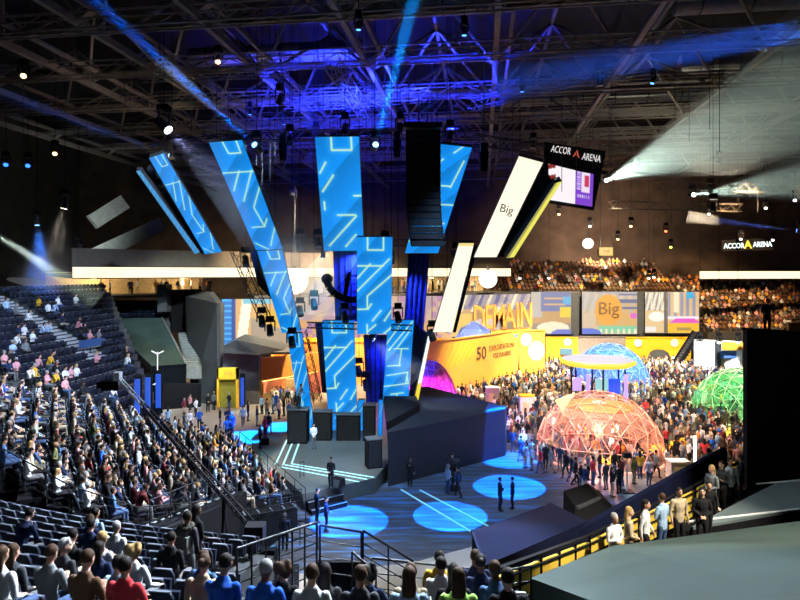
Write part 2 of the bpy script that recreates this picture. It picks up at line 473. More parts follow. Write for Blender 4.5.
b = MB(); b.box((p.x - .5, 66.6, (8.6 + q.z + .6) / 2), (1.0, 1.6, q.z + .6 - 8.6)); b.build('jamb', M_dark, t)
b = MB(); b.prism([at(185, 296, 66.5), at(207, 290, 66.5), at(217, 303, 58.2), at(217, 405.5, 58.2), at(192, 401.5, 60), at(186, 333, 66.5)], (0.4, 0.5, 0)); b.build('flank_wall', M_concd, t)
b = MB(); b.prism([at(217, 303, 58.2), at(221, 303, 62), V(at(221, 303, 62).x, 62, 0), V(at(217, 303, 58.2).x, 58.2, 0)], (0.35, 0, 0)); b.build('end_wall', M_dark, t)
b = MB(); b.prism([at(160, 384, 56.5), at(200, 384, 57.5), onz(200, 407), onz(160, 410)], (0, .4, 0)); b.build('base_wall', M_black, t)

# gallery behind: slab, back wall, lit band on the parapet
GL = [Vector((-44, 44, 0)), Vector((-30, 55, 0)), Vector((-16, 66, 0)), Vector((14.4, 78, 0))]
GAL = t = thing('gallery', 'lit gallery running behind the stage under the glowing band', 'gallery', (-10, 70, 0))
for i in range(1, 3):
    a, c = GL[i], GL[i + 1]; d = (c - a).normalized(); n = Vector((-d.y, d.x, 0)); f0, f1 = a, c
    if i == 1: a = a + n * 10; c = c + n * 10
    b = MB(); b.prism([a + V(0, 0, 10.1), c + V(0, 0, 10.1), c + n * 6 + V(0, 0, 10.1), a + n * 6 + V(0, 0, 10.1)], (0, 0, .28)); b.build('slab', M_concd, t)
    b = MB(); b.prism([a + n * 6 + V(0, 0, 10.1), c + n * 6 + V(0, 0, 10.1), c + n * 6 + V(0, 0, 13), a + n * 6 + V(0, 0, 13)], n * .3); b.build('back_wall', mat('warm_gallery_wall', (0.55, 0.42, 0.22), 0.8), t)
    b = MB(); b.prism([f0 + n * .3 + V(0, 0, 12.4), f1 + n * .3 + V(0, 0, 12.4), c + n * 6 + V(0, 0, 12.6), a + n * 6 + V(0, 0, 12.6)], (0, 0, .3)); b.build('soffit', M_dark, t)
    b = MB(); b.prism([f0 + n * .3 + V(0, 0, 13.4), f1 + n * .3 + V(0, 0, 13.4), f1 + n * .3 + V(0, 0, 15.2), f0 + n * .3 + V(0, 0, 15.2)], n * .4); b.build('fascia', mat('brown_fascia', (0.08, 0.065, 0.05), 0.8), t)
for (x, y) in ((-35, 68.5), (-27, 74.5), (-12, 70.5), (-4, 73.5), (4, 76.5), (11, 79.5)):   # lamps added under the soffit to brighten the gallery
    b = MB(); b.lathe(V(x, y, 12.2), [(0, .15), (.3, .1), (.35, 0), (0, -.02)], 12); o = b.build('added_gallery_lamp', glow('added_lamp_glow', (1, .8, .5), 3.0), GAL)
    l = bpy.data.lights.new('added_gallery_light', 'POINT'); l.energy = 700; l.color = (1, .72, .40); l.shadow_soft_size = .3
    lo = bpy.data.objects.new('added_gallery_light', l); COL.objects.link(lo); lo.parent = GAL; lo.location = V(x, y, 11.9) - wloc(GAL)
M_band = glow('lit_band', (1.0, 0.84, 0.55), 1.45)
for (lab, seq, zc) in (('long glowing warm white LED band curving behind the stage', GL[1:], 12.96), ('glowing warm white LED band beside the far orange stand', [Vector((40, 80, 0)), Vector((60, 84, 0))], 12.6)):
    t = thing('led_band', lab, 'LED band', seq[0])
    for a, c in zip(seq[:-1], seq[1:]):
        d = (c - a).normalized(); n = Vector((-d.y, d.x, 0))
        b = MB(); b.prism([a + V(0, 0, zc - .5), c + V(0, 0, zc - .5), c + V(0, 0, zc + .5), a + V(0, 0, zc + .5)], n * .12); b.build('band_panel', M_band, t)
        b = MB(); b.prism([a + n * .13 + V(0, 0, zc - .6), c + n * .13 + V(0, 0, zc - .6), c + n * .13 + V(0, 0, zc + .6), a + n * .13 + V(0, 0, zc + .6)], n * .12); b.build('band_tray', M_blackm, t)

# far stands
def far_stand(label, x0, x1, y0, z0, rows, rise, pitch, m):
    t = thing('grandstand', label, 'grandstand', ((x0 + x1) / 2, y0, 0))
    for k in range(rows):
        b = MB(); b.box(((x0 + x1) / 2, y0 + k * pitch + pitch / 2, z0 + k * rise - .6), (x1 - x0, pitch, 1.2)); b.build('step', m, t)
    b = MB(); b.box(((x0 + x1) / 2, y0 - .1, z0 / 2), (x1 - x0, .2, z0)); b.build('front_wall', M_dark, t)
    return t
far_stand('far orange-lit stand below the right LED band', 43, 76, 84, 4.6, 14, 0.52, 0.9, MATS['brown_fascia'])
far_stand('far upper stand above the row of screens', 14.5, 40, 86.5, 10.0, 9, 0.48, 0.9, MATS['brown_fascia'])
far_stand('far stand of the gallery end behind the lettering', -2, 14.4, 84.5, 10.0, 6, 0.5, 0.9, MATS['brown_fascia'])
# sloping pale stair undersides against the dark side wall
for (lab, A, B, w) in (('pale sloping concrete stair underside on the dark wall above the band', at(78, 263, 62), at(162, 224, 66), 1.5), ('shorter pale sloping concrete slab high on the dark wall', at(92, 222, 64), at(124, 202, 66), 1.6)):
    t = thing('stair_soffit', lab, 'staircase', A)
    b = MB(); b.beam(A, B, 1.2, w); b.build('slab', M_conc, t)
    b = MB(); b.beam(A + V(0, .7, .9), B + V(0, .7, .9), .08, .08); b.build('handrail', M_dark, t)
# ------------------------------------------------------------------ stage
STZ = 0.9
t = thing('stage', 'low dark stage with glowing inlaid light strips', 'stage', (-5, 40, 0))
poly = [onz(303, 494, STZ), onz(375, 478, STZ), onz(389, 462, STZ), V(-1.2, 46.5, STZ), V(-8.5, 47, STZ), onz(286, 437, STZ), onz(271, 466, STZ)]
b = MB(); b.prism([V(p.x, p.y, 0) for p in poly], (0, 0, STZ))
b.build('deck', mat('stage_deck', (0.060, 0.066, 0.062), 0.32, scale=0.5, var=0.3, spec=0.5), t)
M_strip = glow('stage_strip', (0.45, 0.92, 1.0), 1.6)
def strip(p, q, w=0.09):
    a = onz(p[0], p[1], STZ) + V(0, 0, .012); c = onz(q[0], q[1], STZ) + V(0, 0, .012)
    b = MB(); b.beam(a, c, w, .025); b.build('light_strip', M_strip, t)
strip((275.5, 464.5), (287, 440)); strip((283, 465), (294, 439)); strip((291.5, 464), (301, 437.5))
strip((292, 464), (374, 477.5)); strip((285, 465), (367, 479.5)); strip((280, 467), (359, 482))
for k in range(2):
    a = onz(304 + k * 2, 500 + k * 1, .0); c = onz(339, 491 + k, 0)
t2 = thing('stage_steps', 'two metal-edged steps at the front of the stage', 'steps', onz(322, 496))
fa = onz(305, 494, STZ); fb = onz(340, 486, STZ); d = (fb - fa).normalized(); nn = Vector((d.y, -d.x, 0))
for k, z in enumerate((0.55, 0.25)):
    p = fa + nn * (.02 + k * .42); q = fb + nn * (.02 + k * .42)
    b = MB(); b.prism([V(p.x, p.y, 0), V(q.x, q.y, 0), V(q.x, q.y, 0) + nn * .4, V(p.x, p.y, 0) + nn * .4], (0, 0, z)); o = b.build('tread', M_black, t2)
    b = MB(); b.beam(V(p.x, p.y, z + .015) + nn * .38, V(q.x, q.y, z + .015) + nn * .38, .05, .03); b.build('nosing', M_alu, o)
def monitor(pos, rz, label):
    pos = Vector(pos) + V(0, 0, .01)
    t = thing('stage_monitor', label, 'speaker', pos, group=None)
    b = MB(); c, s = math.cos(rz), math.sin(rz)
    prof = [(-.35, 0), (.3, 0), (.1, .42), (-.3, .42)]
    b.prism([(pos[0] - .35 * c - y * s, pos[1] - .35 * s + y * c, pos[2] + z) for (y, z) in prof], (.7 * c, .7 * s, 0)); b.build('cabinet', M_black, t)
    b = MB(); b.prism([(pos[0] - .3 * c - y * s, pos[1] - .3 * s + y * c, pos[2] + z) for (y, z) in [(.31, .03), (.33, .03), (.13, .4), (.11, .4)]], (.6 * c, .6 * s, 0)); b.build('grille', M_dark, t)
monitor(onz(337, 486, STZ), 2.6, 'black wedge monitor at the feet of the man at the stage edge')
monitor(onz(264, 444), 0.3, 'black wedge monitor on the floor behind the left light strips')

# boxes that stand on and beside the stage
def crate(label, cat, name, px, pyb, pyt, w, dep, m=M_black, rz=0.0, z0=0.0, Y=None):
    c = onz(px, pyb, z0) if Y is None else at(px, pyb, Y)
    h = (pyb - pyt) * c.y / FPX
    t = thing(name, label, cat, V(c.x, c.y + dep / 2, z0))
    b = MB(); b.box((c.x, c.y + dep / 2, z0 + h / 2), (w, dep, h), rz); b.build('cabinet', m, t)
    b = MB(); b.box((c.x, c.y + dep / 2, z0 + h + .03), (w + .08, dep + .08, .06), rz); b.build('lid', M_dark, t)
    b = MB(); cs, sn = math.cos(rz), math.sin(rz); b.box((c.x + sn * (dep / 2 + .02), c.y + dep / 2 - cs * (dep / 2 + .02), z0 + h / 2), (w * .86, .04, h * .9), rz); b.build('front_panel', M_blackm, t)
    return t
crate('black camera riser beside the left light strips', 'riser', 'camera_riser', 297, 440, 407, 1.4, 1.1, Y=42.2, z0=.905)
crate('black column box between the left and middle lower screens', 'box', 'stage_box', 322, 440, 412, 1.3, .9, z0=.905, Y=43.0)
crate('black box under the middle screen at the stage back', 'box', 'stage_box', 348, 440, 415, 1.7, .9, z0=.905, Y=43.0)
crate('tall black box right of the glowing floor column on stage', 'box', 'stage_box', 369, 440, 405, .9, .9, z0=.905, Y=42.9)
crate('black loudspeaker stack at the right stage corner', 'speaker', 'speaker_stack', 373, 467, 439, .9, .9, rz=.3, z0=.905, Y=36.9)

# ------------------------------------------------------------------ LED blades above the stage
M_led = screen_mat('led_surface', 1.0)
BLUE = np.array((0.004, 0.25, 0.80)); BLUE2 = np.array((0.003, 0.17, 0.62)); LINE = np.array((0.60, 1.0, 0.55))
SEGS = [((.40, 0), (.45, .10)), ((.45, .10), (.82, .10)), ((.82, .10), (.82, 0)), ((0, .26), (1, .26)), ((.55, .25), (.12, .42)), ((.95, .25), (.30, .52)),
        ((1, .40), (.55, .58)), ((.55, .58), (.65, .75)), ((.22, .77), (.68, .765)), ((.66, .76), (.85, .69)), ((1, .78), (.6, .96)), ((.1, .93), (.5, 1.0))]
SEGS2 = [((.36, 0), (.36, .11)), ((.36, .11), (.82, .11)), ((.82, .11), (.82, 0)), ((.05, .30), (.20, .21)), ((.08, .46), (.36, .32)), ((.82, .50), (1, .50)),
         ((.40, .67), (.83, .67)), ((.85, .68), (.15, .95)), ((.82, .85), (.55, .96)), ((.1, .62), (.1, .55))]
SEGS3 = [((.3, 0), (.3, .13)), ((.3, .13), (.75, .13)), ((.75, .13), (.75, 0)), ((0, .29), (.75, .29)), ((.38, .27), (0, .42)), ((.92, .22), (0, .55)), ((1, .38), (.3, .60)), ((.3, .60), (.3, .73)), ((.02, .74), (.33, .735)),
         ((.32, .735), (.42, .68)), ((.7, .75), (.45, .86)), ((1, .75), (.8, .86)), ((.3, .9), (.3, 1)), ((.3, .98), (.55, .9)), ((.78, 1), (1, .93))]
def led_paint(segs, asp, base=BLUE, shift=0.0, lw=0.021):
    def f(u, v):
        P = np.stack([u, v * asp], 1)
        d = np.full(len(u), 9.0)
        for (p, q) in segs: d = np.minimum(d, seg_dist(P, (p[0], p[1] * asp), (q[0], q[1] * asp)))
        g = np.clip(1.35 - d / lw, 0, 1)[:, None]
        halo = np.exp(-(d / 0.09) ** 2)[:, None] * 0.25
        ph = ((u * 0.9 + v * asp * 0.8 + shift) % 1.0)
        k = (0.78 + 0.44 * ph)[:, None]
        c = base[None] * k
        c = c + halo * np.array((0.05, 0.35, 0.3))
        return c * (1 - g) + LINE[None] * g
    return f
def flat_quad(quad, Yt, Yb):
    """the four corners, the fourth brought into the plane of the others"""
    c = [at(*quad[0], Yt), at(*quad[1], Yt), at(*quad[2], Yb), at(*quad[3], Yb)]
    n = (c[1] - c[0]).cross(c[2] - c[0]); e = Vector((0, 0, EYE)); r = c[3] - e
    if abs(n.dot(r)) > 1e-6:
        k = n.dot(c[0] - e) / n.dot(r)
        if 0.7 < k < 1.4: c[3] = e + r * k
    return c
def blade(label, quad, Yt, Yb, paint=None, segs=None, th=0.28, group=None, base=BLUE, name='led_screen', wood=False, nx=46, shift=0.):
    """quad: image corners tl, tr, br, bl of the lit face; Yt/Yb distance of the top and bottom edge"""
    c = flat_quad(quad, Yt, Yb)
    ctr = sum(c, Vector()) / 4
    t = thing(name, label, 'LED screen', (c[2] + c[3]) / 2, group)
    w = ((c[1] - c[0]).length + (c[2] - c[3]).length) / 2; h = ((c[3] - c[0]).length + (c[2] - c[1]).length) / 2
    asp = h / max(w, .05); ny = int(min(320, max(24, nx * asp)))
    nrm = (c[1] - c[0]).cross(c[3] - c[0]).normalized()
    if nrm.dot(Vector((0, 0, EYE)) - ctr) < 0: nrm = -nrm
    screen_surface('screen', c, nx, ny, paint or led_paint(segs or SEGS, asp, base, shift), t, M_led, 0.015)
    b = MB(); b.prism(c, -nrm * th); b.build('casing', M_blackm, t)
    o = MB()                                          # rear rails and cross bars of the hanging frame
    up = (c[0] - c[3]).normalized()
    for k in (0.08, 0.92):
        p0 = c[3].lerp(c[2], k) - nrm * (th + .08); p1 = c[0].lerp(c[1], k) - nrm * (th + .08); o.beam(p0, p1, .1, .1)
    nb = max(2, int(h / 1.2))
    for i in range(nb + 1):
        f = i / nb; l = c[3].lerp(c[0], f) - nrm * (th + .08); r = c[2].lerp(c[1], f) - nrm * (th + .08); o.beam(l, r, .07, .07)
    o.build('hanging_frame', M_blackm, t)
    return t
W_ = np.array((1.0, 0.93, 0.72))
def white_paint(edge=(0.9, 0.75, 0.25)):
    def f(u, v):
        c = np.repeat((W_ * 1.15)[None], len(u), 0)
        e = np.array(edge) * 1.0
        c[v < 0.03] = e
        return c
    return f
blade('outermost leaning blue LED blade with a bracket of light at its top', [(149, 158), (164, 153), (222, 252), (205, 254)], 37, 42, segs=SEGS, nx=30)
blade('thin edge-on blue LED blade outside the leaning blades', [(136, 171), (140, 170), (200, 252), (195, 254)], 37.5, 42, segs=[((0, .02), (1, .05))], nx=10, base=np.array((.05, .28, .6)))
blade('long leaning blue LED blade left of the stage, upper section', [(209, 142.5), (242, 140), (283, 249), (256, 250)], 36.5, 41.5, segs=SEGS)
blade('leaning blue LED blade left of the stage, middle section', [(257, 251), (282.5, 250), (301, 331), (282, 333)], 42, 44, segs=SEGS, shift=.3)
blade('narrow blue LED blade left of the stage, reaching the deck', [(287, 334), (302, 333), (315, 433), (302.6, 433)], 44.2, 45, segs=SEGS3, nx=30, shift=.6)
blade('wide upright blue LED blade above the stage, upper section', [(315, 137), (359, 136.5), (364, 250.5), (324, 251)], 39, 42, segs=SEGS2)
blade('upright blue LED blade behind the presenter, lower section', [(322, 321), (354, 320.5), (357, 412), (328, 412)], 44.5, 45, segs=SEGS3, shift=.2)
blade('upright blue LED blade in the middle, hung between two black rails', [(357, 237), (392.5, 237), (391, 334), (357, 334)], 41, 42.5, segs=SEGS3, shift=.5)
blade('blue LED blade half hidden by the hanging speaker line', [(437, 143.5), (472, 147.5), (438, 253), (405, 253)], 37.5, 41.5, segs=[((.05, .35), (.75, .35)), ((.75, .36), (.9, .12)), ((.3, .12), (.05, .22)), ((.55, .06), (.75, .0)), ((.6, .52), (1, .52)), ((.5, .72), (.9, .7)), ((.6, .72), (.4, .9)), ((0, .88), (.3, .88)), ((.8, .68), (.65, .84))])
blade('blue LED blade right of the stage, lower section', [(388, 320.5), (414, 320), (408.4, 399), (382.8, 399)], 44.9, 45.1, segs=[((.1, .38), (.95, .02)), ((.3, .36), (.85, .36)), ((0, .3), (.5, .05)), ((.6, .36), (.55, .58)), ((.1, .58), (.6, .57)), ((.1, .7), (.9, .66)), ((.9, .66), (.85, .80)), ((0, .84), (.95, .80)), ((.95, .80), (.9, .72)), ((.4, .36), (.9, .12)), ((.3, .94), (.8, .92)), ((.55, .93), (.5, 1.))], shift=.7)
blade('short blue LED column on the deck below the middle blade', [(333, 413.5), (340, 413.5), (339, 430.5), (332, 430.5)], 45.4, 45.5, segs=[((.3, .3), (.9, .0))], nx=14)
blade('short blue LED column on the deck beside the tall black box', [(358, 400), (365, 400), (364.5, 430.5), (357, 430.5)], 45.4, 45.5, segs=[((.0, .5), (1, .1))], nx=14)
blade('short blue LED column at the right end of the deck', [(379, 400), (383, 400), (382, 436), (378, 436)], 44, 44, segs=[((.0, .5), (1, .1))], nx=10)
wb = blade('big white leaning LED blade lettered at mid height', [(519, 156), (543, 162.5), (496.5, 257), (474, 257)], 33.5, 37.5, paint=white_paint((1.1, 1.0, .78)), nx=24)
blade('cream white leaning LED blade below the lettered one', [(459, 243), (474, 243), (452, 332), (433, 332)], 39, 42, paint=white_paint(), nx=24)
def yel(u, v):
    c = np.repeat(np.array((.85, .80, .12))[None], len(u), 0); c[(u < .35)] = (.35, .33, .1); return c
blade('thin edge-on yellow LED blade under the hanging scoreboard', [(555, 183), (562, 181), (514, 257), (506, 258)], 33.8, 37.6, paint=yel, nx=8)
def wy(u, v): return np.where((v < .72)[:, None], np.array((1.1, 1.1, 1.0)), np.array((.9, .75, .05)))
blade('thin edge-on white LED blade with a yellow foot beside the dark wing', [(428, 336), (431, 336), (418.3, 400), (414, 401)], 43, 44.8, paint=wy, nx=6)
xd = (at(507, 211, 35.4) - at(500, 208.5, 35.4)).normalized()
lettering('lettering', 'Big', .68, at(506.5, 209.5, 35.2), (0.95, 0, -0.25), (.35, -.2, 1), mat('grey_print', (0.03, 0.03, 0.05), .6, var=0), wb, 0.01)
# rear faces of the ring: dark lattice panels with blue light on them
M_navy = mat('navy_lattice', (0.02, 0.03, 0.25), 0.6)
def lattice(label, quad, Yt, Yb, m=M_navy, cols=4):
    c = flat_quad(quad, Yt, Yb)
    t = thing('screen_back', label, 'LED screen', (c[2] + c[3]) / 2)
    nrm = (c[1] - c[0]).cross(c[3] - c[0]).normalized()
    if nrm.dot(Vector((0, 0, EYE)) - c[0]) < 0: nrm = -nrm
    b = MB(); b.prism(c, -nrm * .2); b.build('rear_panel', m, t)
    h = (c[3] - c[0]).length; n = max(4, int(h / .55))
    for i in range(cols + 1):
        f = i / cols; b = MB(); b.beam(c[0].lerp(c[1], f) + nrm * .1, c[3].lerp(c[2], f) + nrm * .1, .09, .12); b.build('upright_rail', M_blackm, t)
    for i in range(n + 1):
        f = i / n; b = MB(); b.beam(c[0].lerp(c[3], f) + nrm * .06, c[1].lerp(c[2], f) + nrm * .06, .07, .07); b.build('cross_rail', M_navy, t)
lattice('rear of an upright LED blade, navy lattice between two blue blades', [(334, 251), (357, 251), (357, 321), (336, 321)], 45, 45.5)
lattice('rear of a leaning LED blade, navy lattice below the speaker line', [(409, 254), (429, 254), (417.5, 394), (404, 330)], 46.2, 46.6)
lattice('rear of a lower LED blade, deep blue lattice with white lamps', [(364, 335), (387, 335), (385, 402), (367, 402)], 46, 46.2)
lattice('rear of a lower LED blade, narrow navy lattice beside a leaning blade', [(316, 323), (322, 322), (327, 392), (323, 392)], 45.8, 46, cols=2)
lattice('rear of a lower LED blade, grey lattice beside the dark wing', [(414, 322), (427, 333), (416.5, 396.5), (410, 396.5)], 45.6, 45.9, m=M_dark, cols=6)
for (q, Yt, Yb, lab) in (([(147, 170), (150, 165), (205, 253), (201, 254)], 39.2, 43.6, 'black outer casing between the two leftmost blades'), ([(543, 166), (556, 190), (508, 256), (498, 257)], 35, 38.4, 'black outer casing beside the big white blade'), ([(474, 246), (478, 246), (456, 332), (453, 332)], 39.4, 42.4, 'black casing at the flank of the cream blade')):
    c = flat_quad(q, Yt, Yb)
    t = thing('rigging_cover', lab, 'cover', (c[2] + c[3]) / 2)
    b = MB(); b.prism(c, (0, .25, 0)); b.build('shell', M_black, t)
    for i in range(9):
        f = i / 8; b = MB(); b.beam(c[0].lerp(c[3], f) + V(0, -.04, 0), c[1].lerp(c[2], f) + V(0, -.04, 0), .06, .06); b.build('rib', M_blackm, t)

# ------------------------------------------------------------------ trusses and line array
def truss(label, a, c, w=0.5, m=M_blackm, name='truss', group=None, rad=0.035):
    a = Vector(a); c = Vector(c); t = thing(name, label, 'truss', a, group)
    d = (c - a).normalized(); up = V(0, 0, 1) if abs(d.z) < .9 else V(1, 0, 0)
    r = d.cross(up).normalized() * (w / 2); q = r.cross(d).normalized() * (w / 2)
    cs = [-r - q, r - q, r + q, -r + q]
    for e in cs: rod('chord', a + e, c + e, rad, rad, m, t)
    b = MB(); n = max(2, int((c - a).length / w))
    for i in range(n):
        p0 = a.lerp(c, i / n); p1 = a.lerp(c, (i + 1) / n)
        for k in range(4):
            e, g = cs[k], cs[(k + 1) % 4]
            if i % 2: e, g = g, e
            b.beam(p0 + e, p1 + g, .035, .035)
    tag(b.build('lacing', m, t), kind='stuff')
    return t
truss('long black truss carrying the tops of the upright blades', at(246, 136, 40), at(480, 134, 40), .6)
truss('black truss hung level with the middle blade top', at(283, 240, 43.5), at(408, 243, 43.5), .45)
truss('black truss level with the tops of the lower blades', at(307, 325, 43.6), at(412, 328, 43.6), .4)
truss('slanting black truss leaning beside the middle left blade', at(236, 250, 44), at(268, 325, 45), .7)
truss('slanting black truss beside the narrow left blade down to the deck', at(302, 331, 46), at(318, 402, 46.8), .6)
truss('black truss above the big white blade', at(478, 140, 36), at(543, 150, 34), .6)
truss('black truss running into the roof above the speaker line', at(423, 132, 35), at(423, 100, 35), .5)
truss('black truss behind the outermost left blades', at(150, 150, 40), at(246, 136, 40), .6)
truss('cross truss hung under the roof left of the blue beam', at(140, 75, 36.5), at(290, 70, 37.5), .7, M_steel)
truss('cross truss hung under the roof right of the speaker line', at(470, 105, 44), at(620, 70, 37), .7, M_steel)
truss('blue-lit roof truss above the upright blade', at(290, 105, 45.5), at(430, 95, 43), .8, M_steel)
truss('blue-lit roof truss crossing above the middle blade', at(330, 60, 35.5), at(372, 125, 50), .8, M_steel)
truss('lighting truss far under the roof right of the scoreboard', at(610, 205, 74), at(740, 208, 76), .9, M_steel)
truss('lighting truss far under the roof above the lit wall sign', at(660, 185, 70), at(800, 190, 72), .9, M_steel)

t = thing('line_array', 'long curved black speaker line hanging in front of the blades', 'speaker', at(425, 245, 34))
pos = at(423, 131, 34); ang = 0.0; pv = pos.copy()
for k in range(17):
    h = 0.385; ang = 0.0 if k < 9 else (k - 8) * math.radians(2.6)
    d = Vector((math.sin(ang) * .45, math.sin(ang) * .3, -math.cos(ang))).normalized()
    nx_ = pv + d * h
    side = Vector((1, 0, 0)); dep = d.cross(side).normalized() * 0.45
    a = pv + d * .015; c = nx_ - d * .015; sd = side * 0.98
    b = MB(); b.hexa([a - sd - dep, a + sd - dep, a + sd + dep, a - sd + dep, c - sd * .98 - dep, c + sd * .98 - dep, c + sd * .98 + dep, c - sd * .98 + dep]); o = b.build('speaker_cabinet', M_black, t)
    fr = -dep if (-dep).y < 0 else dep
    b = MB(); a2 = a + d * .04; c2 = c - d * .04; b.hexa([a2 - sd * .9 + fr * 1.0, a2 + sd * .9 + fr * 1.0, a2 + sd * .9 + fr * 1.05, a2 - sd * .9 + fr * 1.05, c2 - sd * .9 + fr * 1.0, c2 + sd * .9 + fr * 1.0, c2 + sd * .9 + fr * 1.05, c2 - sd * .9 + fr * 1.05]); b.build('grille', M_blackm, o)
    b = MB(); b.box(((a + c) / 2 + sd * 1.02), (.03, .25, .08)); b.build('link_plate', M_alu, o)
    pv = nx_
b = MB(); b.box((pos.x, pos.y, pos.z + .25), (2.1, 1.0, .3)); b.build('bumper_frame', M_blackm, t)
for s in (-.8, .8): rod('chain', pos + V(s, 0, .4), pos + V(s, 0, 3.5), .03, .03, M_dark, t)
def hoist(label, p, l=1.6):
    t = thing('chain_hoist', label, 'hoist', p)
    b = MB(); b.tube(p, p + V(0, 0, -l * .55), .28, .2, 10); b.build('chain_bag', M_black, t)
    b = MB(); b.box(p + V(0, 0, .25), (.4, .3, .5)); b.build('motor', M_blackm, t)
    rod('chain', p + V(0, 0, .5), p + V(0, 0, 5), .03, .03, M_dark, t)
hoist('black chain hoist hanging left of the wide upright blade', at(283, 143, 38), 2)
hoist('black chain hoist hanging just left of the speaker line', at(397, 140, 38), 2)
hoist('black chain hoist hanging right of the half hidden blade', at(484, 152, 34.5), 2)

# hanging scoreboard with lettering
c = [at(548, 153, 62), at(594, 161, 62), at(592, 207, 60), at(549, 200, 60)]
t = thing('scoreboard', 'hanging scoreboard with white and purple screen and lettered top', 'scoreboard', (c[2] + c[3]) / 2)
def sb(u, v):
    c = np.repeat(np.array((1.0, .92, .95))[None], len(u), 0)
    c[(u > .6)] = (.22, .06, .62)
    pos_ = (u > .74) & (u < .93) & (v > .28) & (v < .72); c[pos_] = (.9, .75, .9)
    r = (u > .8) & (u < .9) & (v > .36) & (v < .6); c[r] = (.6, .05, .12)
    w = (u > .64) & (u < .72) & (v > .3) & (v < .7) & ((v * 40 % 2) < 1.2); c[w] = (.7, .55, .9)
    w = (u > .64) & (u < .95) & (v > .78) & (v < .84) & ((u * 40 % 2) < 1.2); c[w] = (.7, .55, .9)
    m = (u < .16) & (v < .9) & (np.sin(v * 26 + u * 9) > 0.2); c[m] = (.25, .03, .02)
    return c
screen_surface('screen', c, 60, 50, sb, t, M_led, .05)
b = MB(); b.prism([at(545, 142, 62.2), at(606, 151, 62.2), at(594, 210, 60.2), at(546, 202, 60.2)], (0, .6, 0)); b.build('cabinet', M_black, t)
M_let = glow('sign_letters', (.85, .8, .8), .9)
o1 = at(577, 153, 61.8)
lettering('lettering', 'ACCOR', 1.0, at(561, 150.3, 61.7), (1, 0, -.16), (0, -.1, 1), M_let, t, .03, 0, sx=.58)
lettering('lettering', 'ARENA', 1.0, at(591.5, 158.0, 61.7), (1, 0, -.16), (0, -.1, 1), M_let, t, .03, 0, sx=.6)
lettering('lettering', 'A', 1.0, at(576.5, 154.2, 61.7), (1, 0, -.16), (0, -.1, 1), glow('sign_letter_red', (.6, .1, .05), .9), t, .03, 0.0)
for x in (552, 590): rod('chain', at(x, 145, 62.4), at(x, 95, 62.4), .05, .05, M_dark, t)
# lit lettering on the right wall
t = thing('wall_sign', 'lit white wall lettering with a yellow emblem letter', 'sign', at(749, 250, 82))
b = MB(); b.prism([at(722, 240, 82.4), at(774, 238, 82.4), at(774, 250, 82.4), at(722, 251, 82.4)], (0, .2, 0)); b.build('backing', M_black, t)
M_wl = glow('wall_letters', (.85, 1.0, .95), 1.6)
lettering('lettering', 'ACCOR', 1.0, at(734, 246, 82.2), (1, 0, 0.03), (0, 0, 1), M_wl, t, .03, .02, sx=.8)
lettering('lettering', 'ARENA', 1.0, at(762.5, 244.5, 82.2), (1, 0, 0.03), (0, 0, 1), M_wl, t, .03, .02, sx=.8)
lettering('lettering', 'A', 1.5, at(748, 245, 82.2), (1, 0, 0.03), (0, 0, 1), glow('wall_letter_yellow', (1, .7, .05), 1.5), t, .03, .04)

# ------------------------------------------------------------------ dark wing beside the stage
A, B, C, D = onz(388, 487), onz(505, 456), V(7.7, 43.3, 0), V(2.2, 51, 0)
t = thing('stage_wing', 'big black draped wing box running from the stage to the expo floor', 'stage wing', (A + B) / 2)
b = MB(); b.prism([A, B, C, D, V(-1, 47.0, 0), onz(392, 462)], (0, 0, 3.3)); b.build('wing_body', mat('wing_drape', (0.009, 0.012, 0.018), .85, scale=1.5, bump=.15), t)
b = MB(); b.prism([V(0, 0, 3.3) + V(B.x - 1.6, B.y - .9, 0), V(B.x, B.y, 3.3), V(C.x, C.y, 3.3), V(C.x - 1.2, C.y + .9, 3.3)], (0, 0, .03)); b.build('blue_lit_tip', mat('tip_blue_light', (.02, .08, .25), .6), t)  # blue light falling on the wing tip, put into this sheet's colour
b = MB(); b.prism([A + V(-.1, .4, 3.3), onz(420, 462) * 1.0 + V(0, .6, 3.3), V(1.2, 44.5, 3.3), V(-1.2, 44.5, 3.3)], (0, 0, .5)); b.build('raised_deck', M_black, t)
# ------------------------------------------------------------------ expo floor: walls, screens, domes
def board(label, quad_pts, m, name='display_board', cat='display wall', th=0.2, frame=None):
    c = [Vector(p) for p in quad_pts]
    t = thing(name, label, cat, (c[2] + c[3]) / 2)
    nrm = (c[1] - c[0]).cross(c[3] - c[0]).normalized()
    if nrm.dot(Vector((0, 0, EYE)) - c[0]) < 0: nrm = -nrm
    b = MB(); b.prism(c, -nrm * th); b.build('board', m, t)
    b = MB(); b.beam(c[0] + V(0, 0, .05), c[1] + V(0, 0, .05), .25, .12); b.build('top_trim', frame or m, t)
    return t, c, nrm
def vwall(pa, ya, pb, yb, ztop):
    """vertical wall from the floor, image columns pa, pb at distances ya, yb"""
    a = V((pa - 400) * ya / FPX, ya, 0); c = V((pb - 400) * yb / FPX, yb, 0)
    return [a + V(0, 0, ztop), c + V(0, 0, ztop), c, a]
def disc(t, c, nrm, r, m, name='roundel'):
    nrm = Vector(nrm).normalized(); b = MB(); b.tube(c, c + nrm * .04, r, n=24); return b.build(name, m, t)
M_print = mat('dark_print', (0.10, 0.06, 0.03), .7, var=0)
M_amber = mat('amber_board', (0.80, 0.42, 0.06), .6, var=.08, scale=.4)
M_cream = mat('cream_print', (0.85, 0.72, 0.45), .7, var=0.1, scale=2)
t, c, n = board('long amber wall printed with a big fifty beside the pink dome', vwall(424, 58, 518, 70.5, 6.1), M_amber)
d = (c[1] - c[0]).normalized()
